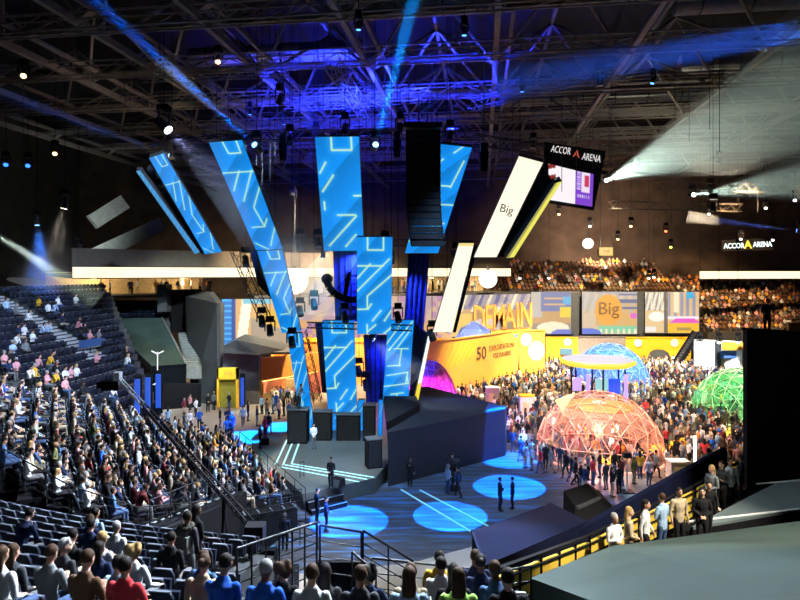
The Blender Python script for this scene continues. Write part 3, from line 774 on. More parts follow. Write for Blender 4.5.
p = c[0].lerp(c[1], .56); lettering('lettering', '50', 1.9, V(p.x, p.y, 4.15) + n * .05, d, (0, 0, 1), M_print, t, .01, .03, sx=1.0)
p = c[0].lerp(c[1], .80); lettering('lettering', 'EXPLOITATIONS', .82, V(p.x, p.y, 4.55) + n * .05, d, (0, 0, 1), M_print, t, .01, 0, sx=.85)
lettering('lettering', 'VISIONNAIRES', .82, V(p.x, p.y, 3.65) + n * .05, d, (0, 0, 1), M_print, t, .01, 0, sx=.7)
for k in range(7):
    p = c[0].lerp(c[1], .05 + .06 * k); b = MB(); b.prism([V(p.x, p.y, 2.2 + .25 * k) + n * .02, V(p.x, p.y, 2.6 + .25 * k) + n * .02, V(p.x, p.y, 5.9) + d * 2.2 + n * .02, V(p.x, p.y, 5.5) + d * 2.2 + n * .02], n * .02); b.build('print_stripe', M_yellow, t)
p = c[0].lerp(c[1], .95); b = MB(); b.prism([V(p.x, p.y, 5.4) + n * .04, V(p.x, p.y, 5.4) + n * .04 + d * .7, V(p.x, p.y, 5.75) + n * .04 + d * .7, V(p.x, p.y, 5.75) + n * .04], n * .02); b.build('small_plate', mat('blue_plate', (.05, .15, .4), .5), t)
t, c, n = board('amber end wall with round printed medallions', vwall(519.5, 70.8, 545, 72, 6.0), M_amber)
for (f, z, r) in ((.25, 5.0, .75), (.65, 3.6, 1.15)):
    p = c[0].lerp(c[1], f); disc(t, V(p.x, p.y, z) + n * .03, n, r, M_cream)
t, c, n = board('yellow back wall with a small white roundel and dark screen', vwall(546, 84, 578, 84, 3.8), M_yellow)
disc(t, V(c[0].x + 3.0, 83.9, 3.2), n, .55, M_white); b = MB(); b.box((c[0].x + 2.8, 83.85, 1.9), (1.7, .12, .9)); b.build('wall_screen', glow('cyan_screen', (.3, .7, .8), .8), t)
t, c, n = board('grey back wall behind the blue dome', vwall(578, 85, 626, 85, 3.8), mat('taupe_board', (.30, .26, .25), .8))
t, c, n = board('wide bright yellow back wall right of the blue dome', vwall(626, 84, 691, 84, 3.8), M_yellow)
for f in (.18, .74): p = c[0].lerp(c[1], f); disc(t, V(p.x, 83.9, 3.1), n, .55, M_white)
b = MB(); p = c[0].lerp(c[1], .5); b.lathe(V(p.x, 83.9, .6), [(1.5, 0), (1.5, .6), (1.2, 1.2), (.7, 1.5), (0, 1.6)], 16); b.build('niche', M_dark, t)
# white stands at right
t, c, n = board('white lit stand wall behind the green dome', vwall(694, 74, 742, 72, 4.6), M_white)
b = MB(); p = c[0].lerp(c[1], .75); b.box((p.x, p.y - .2, 3.1), (2.6, .15, .9)); b.build('blue_header', mat('blue_header', (.08, .2, .6), .5), t)
b = MB(); p = c[0].lerp(c[1], .45); b.box((p.x, p.y - .6, 2.3), (.5, .5, 4.6)); b.build('pier', M_dark, t)
b = MB(); p = c[0].lerp(c[1], .85); b.box((p.x, p.y - .5, 4.1), (3.5, .3, .9)); b.build('amber_header', M_amber, t)
t = thing('staircase', 'dark staircase climbing in front of the yellow back wall', 'staircase', onz(682, 369))
for k in range(14):
    f = k / 13; q = at(676 + 21 * f, 366 - 34 * f, 80); b = MB(); b.box((q.x, q.y, q.z - .15), (.45, 1.6, .3)); b.build('stair_tread', M_dark, t)
for s in (-.8, .8):
    b = MB(); b.beam(at(674, 366, 80) + V(0, s, -.2), at(697, 330, 80) + V(0, s, -.2), .12, .5); b.build('stringer', M_black, t)

# big screens on the far balcony
def vq(pa, pb, yt, yb, Y): return [at(pa, yt, Y), at(pb, yt, Y), at(pb, yb, Y), at(pa, yb, Y)]
def hsh(a, b): return np.abs(np.sin(a * 12.9898 + b * 78.233) * 43758.5453) % 1.0
def blocks(layers, bg):
    def f(u, v):
        c = np.repeat(np.array(bg, float)[None], len(u), 0)
        for (test, col) in layers: c[test(u, v)] = col
        return c * 1.0
    return f
def R(a, b, x, y): return lambda u, v: (u >= a) & (u < b) & (v >= x) & (v < y)
def E(cx, cy, rx, ry): return lambda u, v: ((u - cx) / rx) ** 2 + ((v - cy) / ry) ** 2 < 1
def S(f, lo, hi): return lambda u, v: (np.sin(f(u, v)) > 0) & (v > lo) & (v < hi)
def big_screen(label, quad, paint, nx, ny, y=None):
    t = thing('big_screen', label, 'screen', (quad[2] + quad[3]) / 2)
    screen_surface('screen', quad, nx, ny, paint, t, M_led, .03)
    b = MB(); b.prism(quad, (0, .4, 0)); b.build('cabinet', M_black, t)
    b = MB(); b.beam(quad[3] + V(-.3, 0, -.12), quad[2] + V(.3, 0, -.12), .3, .2); b.build('bottom_ledge', M_black, t)
    return t
NAVY = (.06, .07, .22); SAND = (.75, .45, .16); CREAM = (.95, .85, .6)
def streaks(u, v): return (np.sin(u * 40 + v * 9) > .55) & (v < .42)
big_screen('far screen with navy outlined letters over a sand picture', vq(531, 571, 292, 334, 85), blocks([(R(0, 1, .35, .75), (.62, .36, .14)), (R(0, .28, 0, .6), (.55, .5, .45)), (R(.25, 1, 0, .45), (.16, .2, .42)), (lambda u, v: (u > .33) & (u < .85) & (v > .08) & (v < .38) & (((v * 30) % 4) < 1.4), (.75, .45, .2)), (R(.8, 1, .12, .3), (.1, .45, .75)), (R(.72, 1, .36, .6), (.85, .65, .05)), (E(.55, .85, .4, .14), CREAM), (E(.8, 1.0, .3, .12), (.15, .2, .65))], (.35, .28, .2)), 60, 50)
t = big_screen('far screen with a big orange disc lettered in dark type', vq(582, 637, 292, 334, 85), blocks([(R(.25, 1, .2, .8), SAND), (streaks, CREAM), (R(0, .25, .0, .4), (.6, .55, .5)), (S(lambda u, v: u * 40 + v * 9, 0, .5), (.55, .48, .4)), (lambda u, v: (u > .66) & (v > .05) & (v < .4) & (((v * 22) % 4) < 1.6), (.16, .17, .32)), (R(.25, 1, 0, .05), (.5, .45, .5)), (E(.48, .42, .25, .36), (.95, .42, .06)), (R(.3, 1, .8, .97), (.25, .65, .4)), (lambda u, v: (v > .88) & (u > .3) & (np.sin(u * 60) > .4), CREAM), (E(.1, .98, .25, .12), (.12, .2, .7)), (R(.88, 1, .5, .62), (.8, .15, .6))], (.72, .55, .38)), 80, 56)
lettering('lettering', 'Big', 2.5, at(608.5, 309, 84.8), (1, 0, 0), (0, 0, 1), M_print, t, .02, .02)
big_screen('far narrow screen with white slanting streaks', vq(645, 667, 292, 333, 85), blocks([(R(0, 1, .45, 1), (.85, .6, .3)), (streaks, CREAM), (S(lambda u, v: u * 26 + v * 14, 0, .45), (.9, .85, .7)), (E(.55, .6, .4, .12), (1, .95, .85)), (R(.85, 1, 0, 1), (.16, .13, .13)), (R(0, .5, .85, .97), (.9, .85, .8))], (.42, .33, .25)), 40, 56)
big_screen('far screen with pink and yellow bands under white columns', vq(667.5, 699, 292, 333, 85), blocks([(S(lambda u, v: u * 32, 0, .62), (.35, .35, .45)), (R(.2, .35, 0, .5), CREAM), (R(.6, .8, 0, .16), (.05, .5, .8)), (R(0, 1, .6, .66), (.9, .85, .9)), (lambda u, v: (v > .64) & (v < .76) & (np.abs(u - .55) < .5 * (v - .5) * 4), (.85, .1, .6)), (R(0, 1, .76, 1), (.95, .55, .04)), (R(.3, .75, .86, .93), (.45, .3, .1))], (.8, .55, .28)), 50, 56)
big_screen('far wide screen behind the orange letters', vq(452, 530.5, 294, 337, 82), blocks([(R(0, 1, 0, .35), (.22, .2, .34)), (streaks, CREAM), (S(lambda u, v: u * 60 + v * 12, 0, .3), (.5, .42, .42)), (R(0, .25, .45, 1), (.85, .55, .12)), (E(.5, .85, .3, .3), (.7, .6, .55)), (R(.6, 1, .6, 1), (.45, .33, .2))], (.55, .32, .14)), 90, 50)
big_screen('left screen with blue column and white sail picture behind the canopy', vq(222, 292, 299, 352, 63), blocks([(R(0, .14, 0, 1), (.02, .22, .7)), (lambda u, v: (u < .14) & (np.sin(v * 60) > .5), (.1, .5, .95)), (R(.14, .2, 0, .9), (.03, .08, .35)), (lambda u, v: np.abs(u - .36 + v * .1) < .07, (1.1, 1.05, .8)), (R(.3, .7, 0, .1), (.25, .6, .75)), (R(.6, .8, .2, .6), (.85, .5, .06)), (lambda u, v: (u > .42) & (v > .35 + .5 * (u - .42)), (.45, .35, .25))], (.82, .48, .18)), 70, 60)
big_screen('centre screen glimpsed between the lower LED blades', vq(292, 452, 296, 345, 80), blocks([(S(lambda u, v: u * 45 + v * 8, 0, .5), (.55, .4, .42)), (R(0, 1, .5, 1), (.8, .45, .2)), (lambda u, v: hsh(np.floor(u * 30), np.floor(v * 9)) > .72, (.55, .3, .45))], (.72, .5, .36)), 90, 40)
# orange letters standing in front of the wide screen
t = thing('letter_sign', 'row of big standing orange letters in front of the far screen', 'sign', at(502, 333, 79))
for k, ch in enumerate('DEMAIN'):
    px = (479, 488.5, 499, 509.5, 517.5, 526)[k]
    lettering('letter', ch, 4.5, at(px, 319 - k * .6, 79), (1, 0, 0), (0, 0, 1), mat('orange_letter', (.80, .30, .05), .6), t, .25, .06, sx=.5)
b = MB(); b.prism([at(473, 331, 79.6), at(531, 328, 79.6), at(531, 333, 79.6), at(473, 336, 79.6)], (0, .5, 0)); b.build('plinth', M_amber, t)
b = MB(); b.box((at(502, 340, 80).x, 80.6, 4.4 / 2 + .0), (8.2, .4, 4.4)); b.build('support_wall', M_amber, t)

# geodesic domes
def pane_mat(name, col, a):
    m = bpy.data.materials.new(name); m.use_nodes = True; nt = m.node_tree; b_ = nt.nodes['Principled BSDF']
    b_.inputs['Base Color'].default_value = (*col, 1); b_.inputs['Roughness'].default_value = .25; b_.inputs['Alpha'].default_value = a
    return m
def dome(label, c, r, frame_m, pane_m, sub=3, cap=None, pole_rot=0.0, bar=.036, squash=1.0, skip=(), lamp=None):
    t = thing('geodesic_dome', label, 'dome', c)
    bm = bmesh.new(); bmesh.ops.create_icosphere(bm, subdivisions=sub, radius=r, matrix=Matrix.Rotation(pole_rot, 4, 'Z'))
    for f in list(bm.faces):
        if min(v.co.z for v in f.verts) < -0.02 * r: bm.faces.remove(f)
    for e in list(bm.edges):
        if not e.link_faces: bm.edges.remove(e)
    for v in bm.verts:
        if v.co.z < .12 * r: v.co.z = 0.0; k = r / max(.01, math.hypot(v.co.x, v.co.y)); v.co.x *= k; v.co.y *= k
        v.co.z *= squash
    for e in bm.edges: rod('frame_bar', Vector(e.verts[0].co) + c, Vector(e.verts[1].co) + c, bar, bar, frame_m, t, n=5)
    for f in bm.faces:
        ce = f.calc_center_median(); ang = math.degrees(math.atan2(ce.x, -ce.y))
        if ce.z < .35 * r and any(a0 < ang < a1 for (a0, a1) in skip): continue
        vs = [Vector(v.co) * .985 for v in f.verts]
        b = MB(); n_ = f.normal
        b.add([v + c for v in vs] + [v + c - n_ * .03 for v in vs], [(0, 1, 2), (5, 4, 3), (0, 3, 4, 1), (1, 4, 5, 2), (2, 5, 3, 0)])
        o = b.build('pane', pane_m, t)
    bm.free()
    if cap:
        b = MB(); b.lathe(V(c.x, c.y, c.z + r * squash * .76), [(0, -.1), (r * .54, 0), (r * .54, .08), (r * .4, .2), (0, .3)], 40); b.build('roof_disc', cap, t)
    b = MB(); b.lathe(c, [(r + .12, 0), (r + .12, .08), (r - .1, .08), (r - .1, 0)], 40); b.build('base_ring', frame_m, t)
    if lamp:
        l = bpy.data.lights.new('dome_lamp', 'POINT'); l.energy = lamp[1]; l.color = lamp[0]; l.shadow_soft_size = .4
        lo = bpy.data.objects.new('dome_lamp', l); COL.objects.link(lo); lo.parent = t; lo.location = (0, 0, r * .72)
        b = MB(); b.lathe(V(c.x, c.y, c.z + r * .8), [(.5, 0), (.45, .15), (0, .2)], 16); b.build('lamp_housing', M_white, t)
    return t
def glowbar(n, col, e): return glow(n, col, e)
RC = V((599 - 400) * 43.0 / 600, 43.0, 0)
dm = dome('large transparent geodesic dome with salmon frame and orange roof disc', RC, 4.45, mat('salmon_bar', (.85, .38, .28), .5, var=.05), pane_mat('rose_pane', (.9, .40, .3), .08), cap=mat('orange_fabric', (.85, .30, .07), .6), skip=((-30, 60),), lamp=((1, .45, .35), 4500))
b = MB(); p = at(561, 405, 40.5); b.prism([p + V(-.4, 0, .3), p + V(1.0, .2, .75), p + V(.1, 0, -.55)], (0, .12, 0)); b.build('paper_dart', mat('dart_fabric', (.9, .75, .4), .6), dm)
BC = V((610 - 400) * 68 / 600, 68, 0)
dome('blue lit geodesic dome behind the yellow halo', BC, 4.3, mat('blue_bar', (.15, .35, .95), .5), pane_mat('blue_pane', (.06, .22, .9), .35), cap=mat('blue_fabric', (.03, .25, .85), .5), lamp=((.35, .3, 1), 6000), squash=1.15)
GC = V((744 - 400) * 54 / 600, 54, 0)
dome('green lit geodesic dome beside the tall black partition', GC, 4.4, mat('mint_bar', (.55, .9, .65), .5), pane_mat('green_pane', (.15, .75, .35), .14), cap=mat('green_fabric', (.08, .6, .22), .5), lamp=((.25, 1, .4), 3500))
PC = V((430 - 400) * 53.9 / 600, 53.9, 0)
dome('magenta geodesic dome behind the dark stage wing', PC, 2.6, mat('pink_bar', (.9, .35, .85), .5), pane_mat('magenta_pane', (.85, .12, .75), .5), cap=mat('pink_fabric', (.85, .2, .7), .5), lamp=((1, .15, .85), 6000), squash=1.95)
BC2 = V((474 - 400) * 76 / 600, 76, 0)
dome('second blue dome rising behind the long amber wall', BC2, 3.6, MATS['blue_bar'], pane_mat('blue_pane_far', (.15, .25, .95), .8), squash=1.9, sub=2, lamp=((.4, .4, 1), 3000))

# yellow halo pavilion
HC = at(597.5, 362, 58)
t = thing('halo_pavilion', 'pavilion with a floating yellow-rimmed halo roof behind the salmon dome', 'pavilion', V(HC.x, HC.y, 0))
b = MB(); b.lathe(HC, [(3.1, -.25), (3.5, -.05), (3.55, .12), (3.3, .3)], 48); b.build('halo_rim', glow('halo_yellow', (.95, .75, .05), 1.1), t)
b = MB(); b.lathe(HC, [(3.3, .3), (2.6, .22), (0, .18)], 48); b.build('halo_top', glow('halo_white', (.8, .78, .95), .9), t)
b = MB(); b.lathe(HC, [(3.1, -.25), (0, -.25)], 48); b.build('halo_underside', M_white, t)
for k in range(6):
    a = k * math.pi / 3 + .4; q = V(HC.x + 2.6 * math.cos(a), HC.y + 2.6 * math.sin(a), 0); b = MB(); b.tube(q, V(q.x, q.y, HC.z - .25), .09, n=8); b.build('pillar', M_blackm, t)
M_vio = glow('violet_tube', (.55, .35, 1.0), 1.3); M_bls = glow('blue_monitor', (.02, .08, .9), 1.2); M_cys = glow('cyan_monitor', (.35, .7, .75), 1.)
for (px, w, z0, z1, m, nm) in ((588, .35, .8, 3.4, M_vio, 'light_column'), (626, .35, .6, 3.4, M_vio, 'light_column'), (614, 1.1, 1.6, 3.0, M_bls, 'monitor'), (602, 1.2, 1.9, 3.0, M_cys, 'monitor'), (577, .8, 1.9, 3.1, M_vio, 'monitor')):
    b = MB(); b.box(((px - 400) * 56.2 / 600, 56.2, (z0 + z1) / 2), (w, .15, z1 - z0)); b.build(nm, m, t)
b = MB(); b.box((HC.x, HC.y, .55), (3.4, 1.2, 1.1)); b.build('counter', M_white, t)

# small expo furniture
def kiosk(label, px, pyb, pyt, w, capm):
    c = onz(px, pyb); h = (pyb - pyt) * c.y / 600
    t = thing('kiosk', label, 'kiosk', c)
    b = MB(); b.box((c.x, c.y, h / 2), (w, .8, h)); b.build('body', M_white, t)
    b = MB(); b.box((c.x, c.y, h + .06), (w + .06, .86, .12)); b.build('cap', capm, t)
    b = MB(); b.box((c.x - .1, c.y - .42, h * .6), (w * .5, .03, h * .4)); b.build('panel', M_cream, t)
kiosk('tall white kiosk near the dark wing tip', 492, 412, 388, 1.1, M_white)
kiosk('white kiosk with a yellow cap and door near the salmon dome', 526, 421, 396, 1.15, M_yellow)
kiosk('low white counter beside the salmon dome', 678, 478, 462, 1.2, M_white)
kiosk('yellow topped small kiosk left of the green dome', 700, 402, 389, 1.0, M_yellow)
def light_post(label, px, pyb, pyt, m, r=.07, Y=None, head=True):
    c = onz(px, pyb); h = (pyb - pyt) * c.y / 600
    t = thing('light_post', label, 'lamp', c)
    b = MB(); b.tube(c, c + V(0, 0, h), r, n=8); b.build('pole', m, t)
    b = MB(); b.box((c.x, c.y, .03), (.7, .7, .06)); b.build('base_plate', M_blackm, t)
    if head: b = MB(); b.box((c.x, c.y, h + .12), (.45, .35, .3)); b.build('lamp_head', M_blackm, t)
light_post('tall white lit tube beside the yellow strip', 695, 476, 436, glow('tube_white', (1, .98, .9), 2), .09, head=False)
light_post('thin white stand with a black lamp head before the salmon dome', 627, 492, 457, mat('white_pole', (.8, .8, .8), .4), .05)

# left side: canopy booth, yellow doorway, orange booth, glowing stripes for blue uplight
t = thing('canopy_booth', 'dark booth with a sloping canopy and a blue light wash beside the portal', 'booth', onz(240, 406))
b = MB(); b.prism([at(223, 353, 58), at(259, 353, 59.5), onz(259, 404), onz(223, 406)], (0, 1.0, 0)); b.build('front_wall', mat('booth_wall', (.07, .075, .09), .8), t)
b = MB(); b.prism([at(223, 346, 57), at(236, 340, 57), at(284, 350, 58), at(258, 355, 57.5), at(223, 353, 57)], (0, 3.5, .2)); b.build('canopy', M_dark, t)
t = thing('yellow_doorway', 'bright yellow doorway frame standing against the dark booth', 'doorway', onz(228, 408))
dz = 57.0
for (x0, x1, y0, y1, nm) in ((217.5, 219.5, 368, 408, 'door_post'), (236.5, 238.5, 368, 408, 'door_post'), (217.5, 238.5, 368, 379, 'door_header')):
    b = MB(); a = at(x0, y0, dz); e = at(x1, y1, dz); b.box(((a.x + e.x) / 2, dz, (a.z + e.z) / 2), (e.x - a.x, .5, a.z - e.z)); b.build(nm, M_yellow, t)
b = MB(); a = at(219.5, 379, dz + .3); e = at(236.5, 408, dz + .3); b.box(((a.x + e.x) / 2, dz + .35, (a.z + e.z) / 2), (e.x - a.x, .1, a.z - e.z)); b.build('back_panel', mat('olive_panel', (.35, .30, .04), .7), t)
lettering('lettering', 'BIG', .5, at(228, 373.5, dz - .27), (1, 0, 0), (0, 0, 1), M_orange, t, .01, .01)
t = thing('orange_booth', 'glowing orange booth with a yellow ceiling behind the left crowd', 'booth', onz(286, 402))
by = 60.5
b = MB(); b.prism([at(259, 358, by), at(325, 352, by), at(325, 371, by), at(259, 382, by)], (0, .3, 0)); b.build('header', M_orange, t)
b = MB(); b.prism([at(262, 382, by), at(318, 372, by), at(318, 372, by) + V(0, 4, 0), at(262, 382, by) + V(0, 4, 0)], (0, 0, .1)); b.build('booth_ceiling', glow('booth_light', (1.0, .66, .2), 3.2), t)
b = MB(); b.box((at(290, 390, 64.6).x, 64.8, 1.9), (8, .2, 3.8)); b.build('back_wall', M_pink, t)
for px in (262, 283, 306): b = MB(); b.box((at(px, 400, by).x, by + .2, 1.0), (.2, .2, 2.3)); b.build('booth_post', M_orange, t)
b = MB(); b.box((at(292, 393, 63).x, 63, .9), (1.2, .5, 1.8)); b.build('picture_panel', mat('cream_panel', (.7, .6, .5), .6), t)
b = MB(); b.box((at(303, 402, by).x, by, .5), (1.6, .6, 1.0)); b.build('counter', M_yellow, t)
t = thing('display_board', 'wide amber wall behind the lower LED blades', 'display wall', V(-5, 70, 0))
b = MB(); b.box((-5, 70, 2.6), (20, .3, 5.2)); b.build('board', M_orange, t)
b = MB(); b.box((-5, 69.8, 5.1), (20, .2, .5)); b.build('top_trim', M_yellow, t)
for i, px in enumerate((137, 147.5, 158)):
    yc = (39.4, 40.0, 41.3)[i]
    t = thing('uplight_stripe', ('slim glowing stripe imitating blue uplight, the one beside the seat rows', 'slim glowing stripe imitating blue uplight between two others', 'slim glowing stripe imitating blue uplight, the one nearest the portal stairs')[i], 'lamp', V((px - 400) * yc / FPX, yc, 0))
    c = V((px - 400) * yc / FPX, yc, 2.9)
    b = MB(); b.box(c + V(0, .04, 1.9), (.3, .16, 2.3)); b.build('stripe_glow', glow('blue_uplight_glow', (.01, .10, .75), .9), t)  # glowing face stands in for a stripe of blue uplight on the wall
    b = MB(); b.box(c + V(0, .22, .2), (.44, .16, 6.2)); b.build('stripe_backing', M_black, t)
b = thing('uplight_stripe', 'single glowing stripe imitating blue uplight on the dark booth front', 'lamp', onz(244.5, 403)); c = V(onz(244.5, 405).x, 57.8, 0)
m_ = MB(); m_.box(c + V(0, 0, 1.4), (.3, .2, 2.8)); m_.build('stripe_glow', MATS['blue_uplight_glow'], b)  # blue uplight on the booth wall, imitated by a glowing box
m_ = MB(); m_.box(c + V(0, .15, 1.6), (.45, .2, 3.2)); m_.build('stripe_backing', M_black, b)
# glowing globes below the band
for (px, py, Y, r, lab) in ((295, 281, 62, 1.35, 'round glowing white globe beside the middle left blade'), (488, 279, 72, 1.1, 'round glowing white globe beside the cream blade'), (588, 243.5, 80, .72, 'small glowing white globe high over the far screens')):
    c = at(px, py, Y); t = thing('globe_lamp', lab, 'lamp', c - V(0, 0, r))
    b = MB(); b.ball(c, r, 20, 14); b.build('globe', glow('globe_white', (1, .93, .78), 2.2), t)
    b = MB(); b.tube(c + V(0, 0, r * .95), c + V(0, 0, r * 1.15), .18, n=8); b.build('socket', M_blackm, t)
    rod('cable', c + V(0, 0, r * 1.1), V(c.x, c.y, 36), .03, .03, M_dark, t)
t = thing('hanging_sign', 'small yellow sign hung in the dark beside the white globe', 'sign', at(606, 256, 80))
b = MB(); b.box(at(606, 251.5, 80), (1.8, .15, 1.1)); b.build('board', glow('lit_yellow', (.8, .5, .03), .7), t)
b = MB(); b.box(at(606, 251, 80) + V(0, -.1, 0), (.8, .05, .25)); b.build('print_bar', M_print, t)
for s in (-.7, .7): rod('cable', at(606, 247.5, 80) + V(s, 0, 0), at(606, 247.5, 80) + V(s, 0, 20.0), .03, .03, M_dark, t)

# ------------------------------------------------------------------ right foreground: covered seats, walkway, fence, partition
T1, T2, T3, T4 = at(530, 578, 11.5), at(612, 546, 14), at(800, 521, 17), V(15, 18.5, 5.75)
T0 = at(592, 601, 8.8)
t = thing('covered_seat_block', 'large grey tarpaulin pulled tight over seat rows beside the yellow fence', 'tarpaulin', (T1 + T0) / 2)
pts = [T1, T2, T3, T4, V(15, 4, 11.2), V(3.9, 3.0, 10.9), T0]
b = MB(); b.add(pts, [(0, 1, 6), (1, 2, 5, 6), (2, 3, 4, 5)]); b.add([p + V(0, 0, -.5) for p in pts], [(6, 1, 0), (6, 5, 2, 1), (5, 4, 3, 2)])
for i in range(7): j = (i + 1) % 7; b.add([pts[i], pts[j], pts[j] + V(0, 0, -.5), pts[i] + V(0, 0, -.5)], [(0, 1, 2, 3)])
b.build('tarpaulin', M_tarp, t)
b = MB(); b.prism([T2 + V(0, 0.05, -.3), T3 + V(0, .05, -.3), V(T3.x, T3.y + .05, 0), V(T2.x, T2.y + .05, 0)], (0, .15, 0)); b.build('front_skirt', M_drape, t)
b = MB(); b.prism([T1 + V(0, 0, -.5), T2 + V(0, 0, -.5), V(T2.x, T2.y, 0), V(T1.x, T1.y, 0)], (.15, 0, 0)); b.build('front_skirt', M_drape, t)
t = thing('walkway', 'dark sunken aisle running along the yellow fence', 'walkway', V(8, 18, 0))
def az(x): return 5.25 - .0625 * (x - 5)
A0 = [(5.2, 15.2), (10.1, 20.1), (13.1, 22.8), (24, 24.8), (24, 20.6), (14, 18.8), (5.5, 14.75)]; n_ = len(A0)
b = MB(); b.add([(x, y, az(min(x, 14))) for (x, y) in A0] + [(x, y, 0.0) for (x, y) in A0], [tuple(range(n_)), tuple(range(2 * n_ - 1, n_ - 1, -1))] + [(i, (i + 1) % n_, (i + 1) % n_ + n_, i + n_) for i in range(n_)]); b.build('aisle_floor', M_black, t)
t = thing('seating_deck', 'flat grey covered deck with white lines before the black divider', 'deck', V(13, 20, 0))
D0 = [(8.5, 17.6), (12.5, 18.95), (20, 20.2), (20, 22.4), (15.6, 22.1), (13.6, 21.5), (11.6, 20.0)]
b = MB(); b.prism([(x, y, 5.06) for (x, y) in D0], (0, 0, .36)); b.build("body", M_black, t)
b = MB(); b.prism([(x, y, 5.42) for (x, y) in D0], (0, 0, .08)); b.build('cover', mat('grey_deck', (.10, .13, .135), .7, scale=.8), t)
for (a, c) in ((V(8.4, 17.95, 5.51), V(14, 19.3, 5.51)), (V(12.6, 21.2, 5.51), V(16, 21.9, 5.51))):
    b = MB(); b.beam(a, c, .07, .03); b.build('white_line', M_white, t)
P0 = at(747, 330, 22.6); P1 = at(860, 338, 24.0)
t = thing('room_divider', 'tall black partition standing at the end of the walkway', 'partition', V(15.5, 23.4, 4.78))
b = MB(); zb = 4.78; b.prism([P0, P1, V(P1.x, P1.y, zb), V(P0.x, P0.y, zb)], (.05, .35, 0)); b.build('panel', mat('partition_cloth', (.010, .012, .013), .9, var=.1), t)
b = MB(); b.beam(P0 + V(0, .1, .04), P1 + V(0, .1, .04), .4, .08); b.build('top_rail', M_black, t)
t = thing('camera_platform', 'yellow panelled platform peeking over the black partition', 'platform', V(20.6, 29, 0))
b = MB(); b.box((20.6, 29, 5), (5.6, 2.6, 9.9)); b.build('base', M_black, t)
b = MB(); b.box((18.9, 27.68, 10.3), (2.0, .1, .75)); b.build('yellow_panel', M_yellow, t)
b = MB(); b.box((22.0, 27.68, 10.6), (1.9, .1, 1.3)); b.build('yellow_panel', M_yellow, t)
b = MB(); b.beam((17.9, 27.75, 10.8), (23.0, 27.75, 10.8), .05, .05); b.build('handrail', M_blackm, t)
# fence along the walkway: black rails, yellow backing boards
FA, FB = V(1.75, 11.0, 6.35), V(4.9, 15.5, 5.0); FC = V(10.0, 20.3, 4.6); FD = V(13.0, 22.9, 4.6)
t = thing('fence', 'black railing backed by yellow boards along the walkway', 'fence', FA)
def fence_run(a, c, n):
    for i in range(n):
        p = a.lerp(c, i / n); q = a.lerp(c, (i + 1) / n); d = (q - p)
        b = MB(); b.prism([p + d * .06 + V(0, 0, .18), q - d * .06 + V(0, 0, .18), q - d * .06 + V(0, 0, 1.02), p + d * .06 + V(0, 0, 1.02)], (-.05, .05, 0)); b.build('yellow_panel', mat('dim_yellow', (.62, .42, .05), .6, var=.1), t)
        rod('fence_post', p, p + V(0, 0, 1.2), .05, .05, M_black, t, square=True)
        for z in (.14, .45, .75, 1.02): rod('fence_bar', p + V(.05, -.05, z), q + V(.05, -.05, z), .028, .028, M_black, t, n=4)
        rod('top_rail', p + V(0, 0, 1.18), q + V(0, 0, 1.18), .1, .07, M_black, t, square=True)
    rod('fence_post', c, c + V(0, 0, 1.2), .05, .05, M_black, t, square=True)
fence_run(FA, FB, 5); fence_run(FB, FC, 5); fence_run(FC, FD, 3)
o_ = V(-.35, .3, 0)
for (a, c, za, zc) in ((FB, FC, 1.1, 1.5), (FC, FD, 1.5, 1.6)):
    b = MB(); b.prism([a + o_ + V(0, 0, -1), c + o_ + V(0, 0, -1), c + o_ + V(0, 0, zc), a + o_ + V(0, 0, za)], (-.12, .12, 0)); b.build('navy_backing', M_tarp2, t)
# navy box cover beyond the fence
q = [at(472, 532, 13.5), at(551, 503, 19.5), at(588, 521, 16.6), at(484, 566, 11.7)]
t = thing('box_cover', 'large navy draped box beyond the yellow fence', 'cover', V(3, 15, 0))
b = MB(); n_ = 4; b.add(q + [V(p.x, p.y, 0) for p in q], [(0, 1, 2, 3)] + [(i, (i + 1) % 4, (i + 1) % 4 + 4, i + 4) for i in range(4)]); b.build('drape', M_tarp2, t)
b = MB(); b.beam(q[0] + V(0, 0, .03), q[3] + V(0, 0, .03), .06, .05); b.build('hem', mat('navy_hem', (.012, .016, .04), .95, spec=.02), t)
t = thing('equipment_case', 'black equipment block standing behind the navy box', 'case', V(6.6, 22.5, 0))
b = MB(); b.prism([at(575, 506, 21.5), at(600, 497, 23), at(612, 505, 23.2), at(612, 540, 21.5), at(575, 540, 20)], (0, 1.5, 0)); b.build('body', M_black, t)
b = MB(); b.beam(at(577, 508, 21.4), at(600, 498, 22.9), .1, .1); b.build('edge', M_dark, t)
